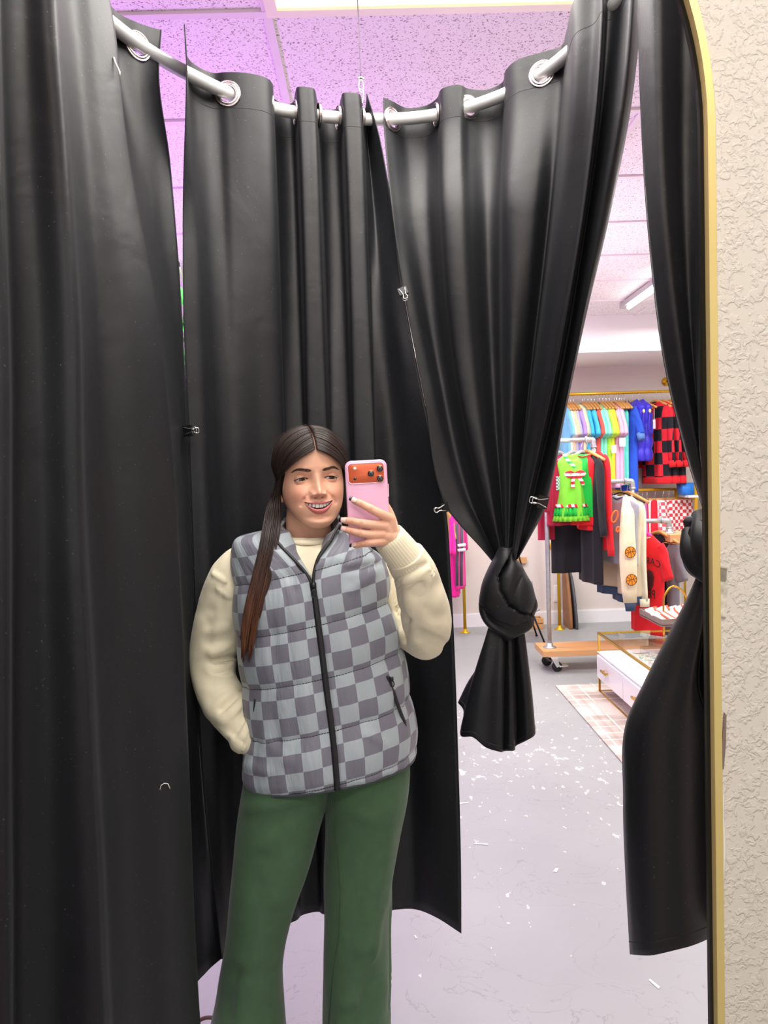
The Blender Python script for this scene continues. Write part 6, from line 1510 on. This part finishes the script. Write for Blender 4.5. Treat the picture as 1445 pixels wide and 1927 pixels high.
# eyebrow hairs
random.seed(21)
for sg in (-1, 1):
    bm = bmesh.new()
    for i in range(150):
        bx = random.uniform(-.02, 1.0); zc = keys([(0, .0170), (.35, .0193), (.65, .0212), (1, .0160)], bx); th = keys([(-.05, .001), (.08, .0026), (.4, .0026), (.75, .0017), (1.05, .0004)], bx); z = zc+random.uniform(-1, 1)*th; x = .0125+.036*bx
        a_ = lerp(1.1, -.35, bx)+random.uniform(-.2, .2); L_ = random.uniform(.003, .005); x2, z2 = x+math.cos(a_)*L_, z+math.sin(a_)*L_*.7
        if z2 > zc+th*1.5: z2 = zc+th*1.3
        tube(bm, [H2W((sg*x, faceY(x, z)-.0001, z)), H2W((sg*x2, faceY(x2, z2)-.0008, z2))], [.00022, .0001], 4)
    bchild('eyebrow', bm, mat('brow_hair', BROW, .7))
# teeth
bm = bmesh.new()
for sg in (-1, 1):
    x = 0
    for w_, h_ in ((.0080, .0092), (.0062, .0082), (.0064, .0078), (.0050, .0062)):
        xc_ = sg*(x+w_/2); x += w_
        t, zu, zl, ut, lb = mouth(xc_); top_z = zu+.0012; yy = faceY(xc_, -.050)+.0072+2.0*xc_*xc_
        k0 = len(bm.verts); bmesh.ops.create_cube(bm, size=1); vs = list(bm.verts)[k0:] if 0 else [v for v in bm.verts][-8:]
        R_ = Matrix.Rotation(math.atan(17*xc_), 3, 'Z')
        for v in vs: v.co = Vector((xc_, yy, top_z-h_/2))+R_ @ Vector((v.co.x*w_*.95, v.co.y*.004, v.co.z*h_))
for f in bm.verts: f.co = H2W(f.co)
bmesh.ops.bevel(bm, geom=bm.edges[:], offset=.0011, segments=3, affect='EDGES', profile=.5)
bchild('teeth', bm, mat('teeth', srgb(244, 238, 228), .2, coat=.4))
# nose studs
for x, z in ((-.0150, -.0262), (.0150, -.0262)):
    bm = bmesh.new(); bmesh.ops.create_icosphere(bm, subdivisions=2, radius=.0010, matrix=Matrix.Translation(H2W((x, faceY(x, z)-.0003, z)))); bchild('nose_stud', bm, M_chrome)
# nails
for nm in ('index', 'middle', 'ring', 'pinky'):
    K = fing[nm]; a, b_ = P(K[3][0], K[3][1], K[3][3]), P(K[4][0], K[4][1], K[4][3]); d = (b_-a).normalized(); r = K[4][2]
    out = {'index': Vector((0, -1, .35)), 'middle': Vector((-.35, -1, .2)), 'ring': Vector((-.35, -1, .2)), 'pinky': Vector((-.3, -.8, .7))}[nm]; out = (out-d*out.dot(d)).normalized(); s_ = d.cross(out)
    for part, l0, l1, m in (('fingernail', -.006, .004, mat('nail_pink', srgb(240, 200, 190), .12, coat=.6)), ('nail_tip', .0041, .0086, mat('nail_dark', srgb(44, 18, 26), .12, coat=.6))):
        bm = bmesh.new(); V = []
        for i in range(7):
            l = lerp(l0, l1, i/6); ww = .0048*(1 if part == 'fingernail' and i > 1 else (.8 if part == 'fingernail' else 1-.16*(i/6)**2))
            V.append([bm.verts.new(b_+d*(l+.001)+s_*ww*math.sin(q*1.15)+out*(r*1.03*math.cos(q*.75)+.0004)) for q in [j/5-1 for j in range(11)]])
        for i in range(6):
            for j in range(10): bm.faces.new((V[i][j], V[i][j+1], V[i+1][j+1], V[i+1][j]))
        o = bchild(part, bm, m); sd = o.modifiers.new('t', 'SOLIDIFY'); sd.thickness = .0006; sd.offset = 1

# ---- hair
mh = bpy.data.materials.new('hair'); mh.use_nodes = True; N, L, B = nodes(mh)
tc = N.new('ShaderNodeTexCoord'); s = N.new('ShaderNodeSeparateXYZ'); L.new(tc.outputs['Object'], s.inputs[0])
zt1, zt0 = P(480, 1020, 1.54).z, P(480, 1200, 1.54).z
mr_ = N.new('ShaderNodeMapRange'); mr_.inputs[1].default_value = zt0; mr_.inputs[2].default_value = zt1; L.new(s.outputs[2], mr_.inputs[0])
nz = N.new('ShaderNodeTexNoise'); nz.inputs['Scale'].default_value = 140; mp2 = N.new('ShaderNodeMapping'); mp2.inputs['Scale'].default_value = (1, 1, .06); L.new(tc.outputs['Object'], mp2.inputs[0]); L.new(mp2.outputs[0], nz.inputs[0])
dark = mixc(N, L, nz.outputs[0], srgb(24, 18, 17), srgb(58, 42, 36)); lite = mixc(N, L, nz.outputs[0], srgb(50, 28, 20), srgb(126, 76, 48))
L.new(mixc(N, L, mr_.outputs[0], lite, dark), B.inputs['Base Color']); B.inputs['Roughness'].default_value = .38; B.inputs['Specular IOR Level'].default_value = .5
EA, EB, EC_, EZ = .0765, .100, .080, .030
def onell(v, k=1.0): return Vector((v.x*EA*k, v.y*EB*k, EZ+v.z*EC_*k))
bm = bmesh.new()
# scalp shell
hz = [(0, .070), (.45, .064), (.75, .048), (1.0, .024), (1.2, -.004), (1.45, -.030), (1.9, -.055), (3.15, -.07)]
V = []
for k in range(121):
    a = -PI+2*PI*k/120; zlo = keys(hz, abs(a)); r = []
    for i in range(31):
        z = lerp(zlo, .1065, (i/30)**.8); q = headpt(z, a); off = .004*min(1, i/3)+.003*math.sin(PI*i/30); n_ = Vector((q.x, q.y, (z-.02)*.8)).normalized(); r.append(bm.verts.new(H2W(q+n_*(off-.0006))))
    V.append(r)
for k in range(120):
    if k in (59, 60): continue
    for i in range(30): bm.faces.new((V[k][i], V[k][i+1], V[k+1][i+1], V[k+1][i]))
random.seed(31)
def slerp(a, b, t):
    an = a.angle(b); return (a*math.sin((1-t)*an)+b*math.sin(t*an))/math.sin(an) if an > 1e-4 else a
def strand(sg, y0n, ln, lift, rad=.00085, fly=0):
    y0 = lerp(-.93, .75, y0n**1.0)      # normalised
    S = Vector((sg*.020, y0, math.sqrt(max(.02, 1-y0*y0)))).normalized()
    ye = lerp(-.40, .62, y0n); E = Vector((sg*.93, ye, -.34)).normalized()
    if y0n < .12: E = Vector((sg*.90, ye-.02, -.28)).normalized()
    pts = [H2W(onell(slerp(S, E, t), 1+lift*(.35+.65*math.sin(PI*min(1, t*.9+.1))))) for t in (0, .12, .27, .43, .6, .8, 1)]
    k_ = random.randrange(9); w_ = lerp(-.9, .9, k_/8)+random.gauss(0, .09); g_ = random.uniform(0, 1)
    if sg < 0: ln = (1205, 1238, 1246, 1228, 1190, 1244, 1236, 1160, 1120)[k_]+random.uniform(-14, 4)
    if sg < 0:
        way = [(945, 517, 13, 1.645), (985, 512, 15, 1.595), (1030, 505, 16, 1.562), (1090, 492, 17, 1.548), (1150, 478, 18, 1.545), (1205, 469, 17, 1.546), (1246, 464, 15, 1.548)]
    else:
        way = [(930, 647, 5, 1.685), (975, 648, 8, 1.73), (1030, 640, 16, 1.79), (1120, 632, 24, 1.81), (1200, 630, 26, 1.815)]
    n_end = ln if sg < 0 else 1200
    for j, (py, px, hw, Y_) in enumerate(way):
        if py > n_end: break
        u_ = (1 if j > 0 else .8)
        pts.append(P(px+w_*hw*u_, py+random.uniform(-3, 3), Y_+(.028*(ye/1.0)*(1-min(1, j/3)) if 1 else 0)+(g_-.5)*.022*(1-.25*w_*w_)))
    if sg < 0 and proj(pts[-1])[1] < n_end-8:
        py = n_end; px = keys([(a, b) for a, b, c, d in way], py); hw = keys([(a, c) for a, b, c, d in way], py)
        pts.append(P(px+(lerp(-.9, .9, k_/8)+(w_-lerp(-.9, .9, k_/8))*.45)*hw*1.0, py, 1.546+(g_-.5)*.018))
    c = curve(pts, 34); m = len(c)-1
    tube(bm, c, [rad*(1 if i < m-6 else 1-.8*(i-m+6)/6) for i in range(m+1)], 4)
for i in range(620): strand(-1, random.random()**1.25, random.choice((1246, 1246, 1240, 1230, 1215, 1195, 1170)), random.uniform(.02, .085))
for i in range(420): strand(1, random.random()**1.25, 1200, random.uniform(.02, .085))
hair = bchild('hair', bm, mh, body); hair.parent = person; hair.matrix_parent_inverse = Matrix.Translation(person.location).inverted()
bm = bmesh.new()
for i in range(26):
    sg = random.choice((-1, 1)); a = random.uniform(-.6, .6); y0 = random.uniform(-.6, .5); S = Vector((sg*.03, y0, math.sqrt(1-y0*y0))).normalized(); E = Vector((sg*.9, y0*.6, random.uniform(-.3, .3))).normalized()
    c = curve([H2W(onell(slerp(S, E, t), 1.09+.10*random.random()*t)) for t in (0, .3, .6, .9)], 12); tube(bm, c, .00022, 3)
o = obj('loose_hairs', bm, mh); o.parent = hair

# ================================================================ the phone
YF = 1.438
pc = P(692, 948, YF); ph = thing('phone', 'pink cased phone with an orange three lens camera panel, held in the raised hand', 'phone', loc=pc)
def rrect(hw, hh, r, n=8): return [(sx*(hw-r)+r*math.cos(a), sz*(hh-r)+r*math.sin(a)) for sx, sz, a0 in ((1, 1, 0), (-1, 1, PI/2), (-1, -1, PI), (1, -1, 1.5*PI)) for a in [a0+PI/2*i/n for i in range(n+1)]]
AX = IR.copy(); AZ = Vector((C2W.col[1])); AZ.y = 0; AZ.normalize()
AX = Vector((1, 0, 0)); AZ = Vector((.0, 0, 1)); th_ = -.033+.012; AX, AZ = Vector((math.cos(th_), 0, -math.sin(th_))), Vector((math.sin(th_), 0, math.cos(th_)))
def slab(name, hw, hh, r, lay, m, c=(0, 0), par=ph, n=10):
    """lay: (inset, y) rings front to back"""
    bm = bmesh.new(); ring_loft(bm, [[AX*(c[0]+x)+AZ*(c[1]+z)+Vector((0, y, 0)) for x, z in rrect(hw-i, hh-i, max(.0008, r-i), n)] for i, y in lay]); return obj(name, bm, m, par)
mpk_ = mat('phone_case_pink', srgb(232, 176, 206), .42); mpr = mat('case_rim', srgb(240, 190, 216), .35); mor = mat('camera_orange', srgb(204, 94, 56), .38, .35)
WP, HP_ = .0392, .0815
slab('case', WP, HP_, .0125, [(.004, -.0005), (.0012, .0), (0, .0016), (0, .0085), (.0012, .010), (.0035, .0102)], mpk_)
slab('screen', WP-.003, HP_-.003, .0105, [(0, .0100), (0, .0106)], mat('screen', srgb(10, 10, 12), .05))
cz = HP_-.0243
slab('camera_rim', .0352, .0200, .0085, [(0, .0005), (0, -.0012), (.0007, -.0018), (.0018, -.0018), (.0023, -.0010), (.0023, .0)], mpr, (0, cz))
cp = slab('camera_panel', .0329, .0177, .0068, [(0, .0005), (0, -.0012), (.0005, -.0015)], mor, (0, cz))
def lens(px, py, r, kind):
    c = P(px, py, YF)-pc; bm = bmesh.new(); f = Vector((0, -1, 0))
    if kind == 'lens':
        lathe(bm, [(r*1.12, 0), (r*1.12, .0034), (r*1.02, .0042), (r*.96, .0040)], c, f, 36); o = obj('lens_ring', bm, mat('lens_ring', srgb(205, 120, 85), .25, .8), ph)
        bm = bmesh.new(); lathe(bm, [(0, .0036), (r*.98, .0036), (r*.98, .0040), (r*.5, .0043), (0, .0044)], c, f, 36); g = obj('lens', bm, mat('lens_glass', srgb(16, 14, 16), .04, coat=1), ph)
        bm = bmesh.new(); lathe(bm, [(0, .0043), (r*.45, .0044), (r*.45, .0046), (0, .0047)], c, f, 24); k = obj('lens_core', bm, mat('lens_core', srgb(40, 30, 34), .1), ph)
    else:
        bm = bmesh.new(); lathe(bm, [(0, .0014), (r, .0014), (r, .0019), (0, .0020)], c, f, 24); obj(kind, bm, mat('flash_glass', srgb(240, 222, 205), .2) if kind == 'flash' else mat('lens_glass', srgb(16, 14, 16), .04, coat=1), ph)
for a, b_ in ((714.6, 882), (698, 891.5), (715, 900.5)): lens(a, b_, .0062, 'lens')
lens(667.5, 881.7, .0032, 'flash'); lens(668, 901, .0028, 'sensor')
bm = bmesh.new(); 
for z0, z1 in ((.012, .036),): box(bm, (WP-.0004, .003, z0), (WP+.0010, .0065, z1))
obj('side_button', bm, mpr, ph, False)
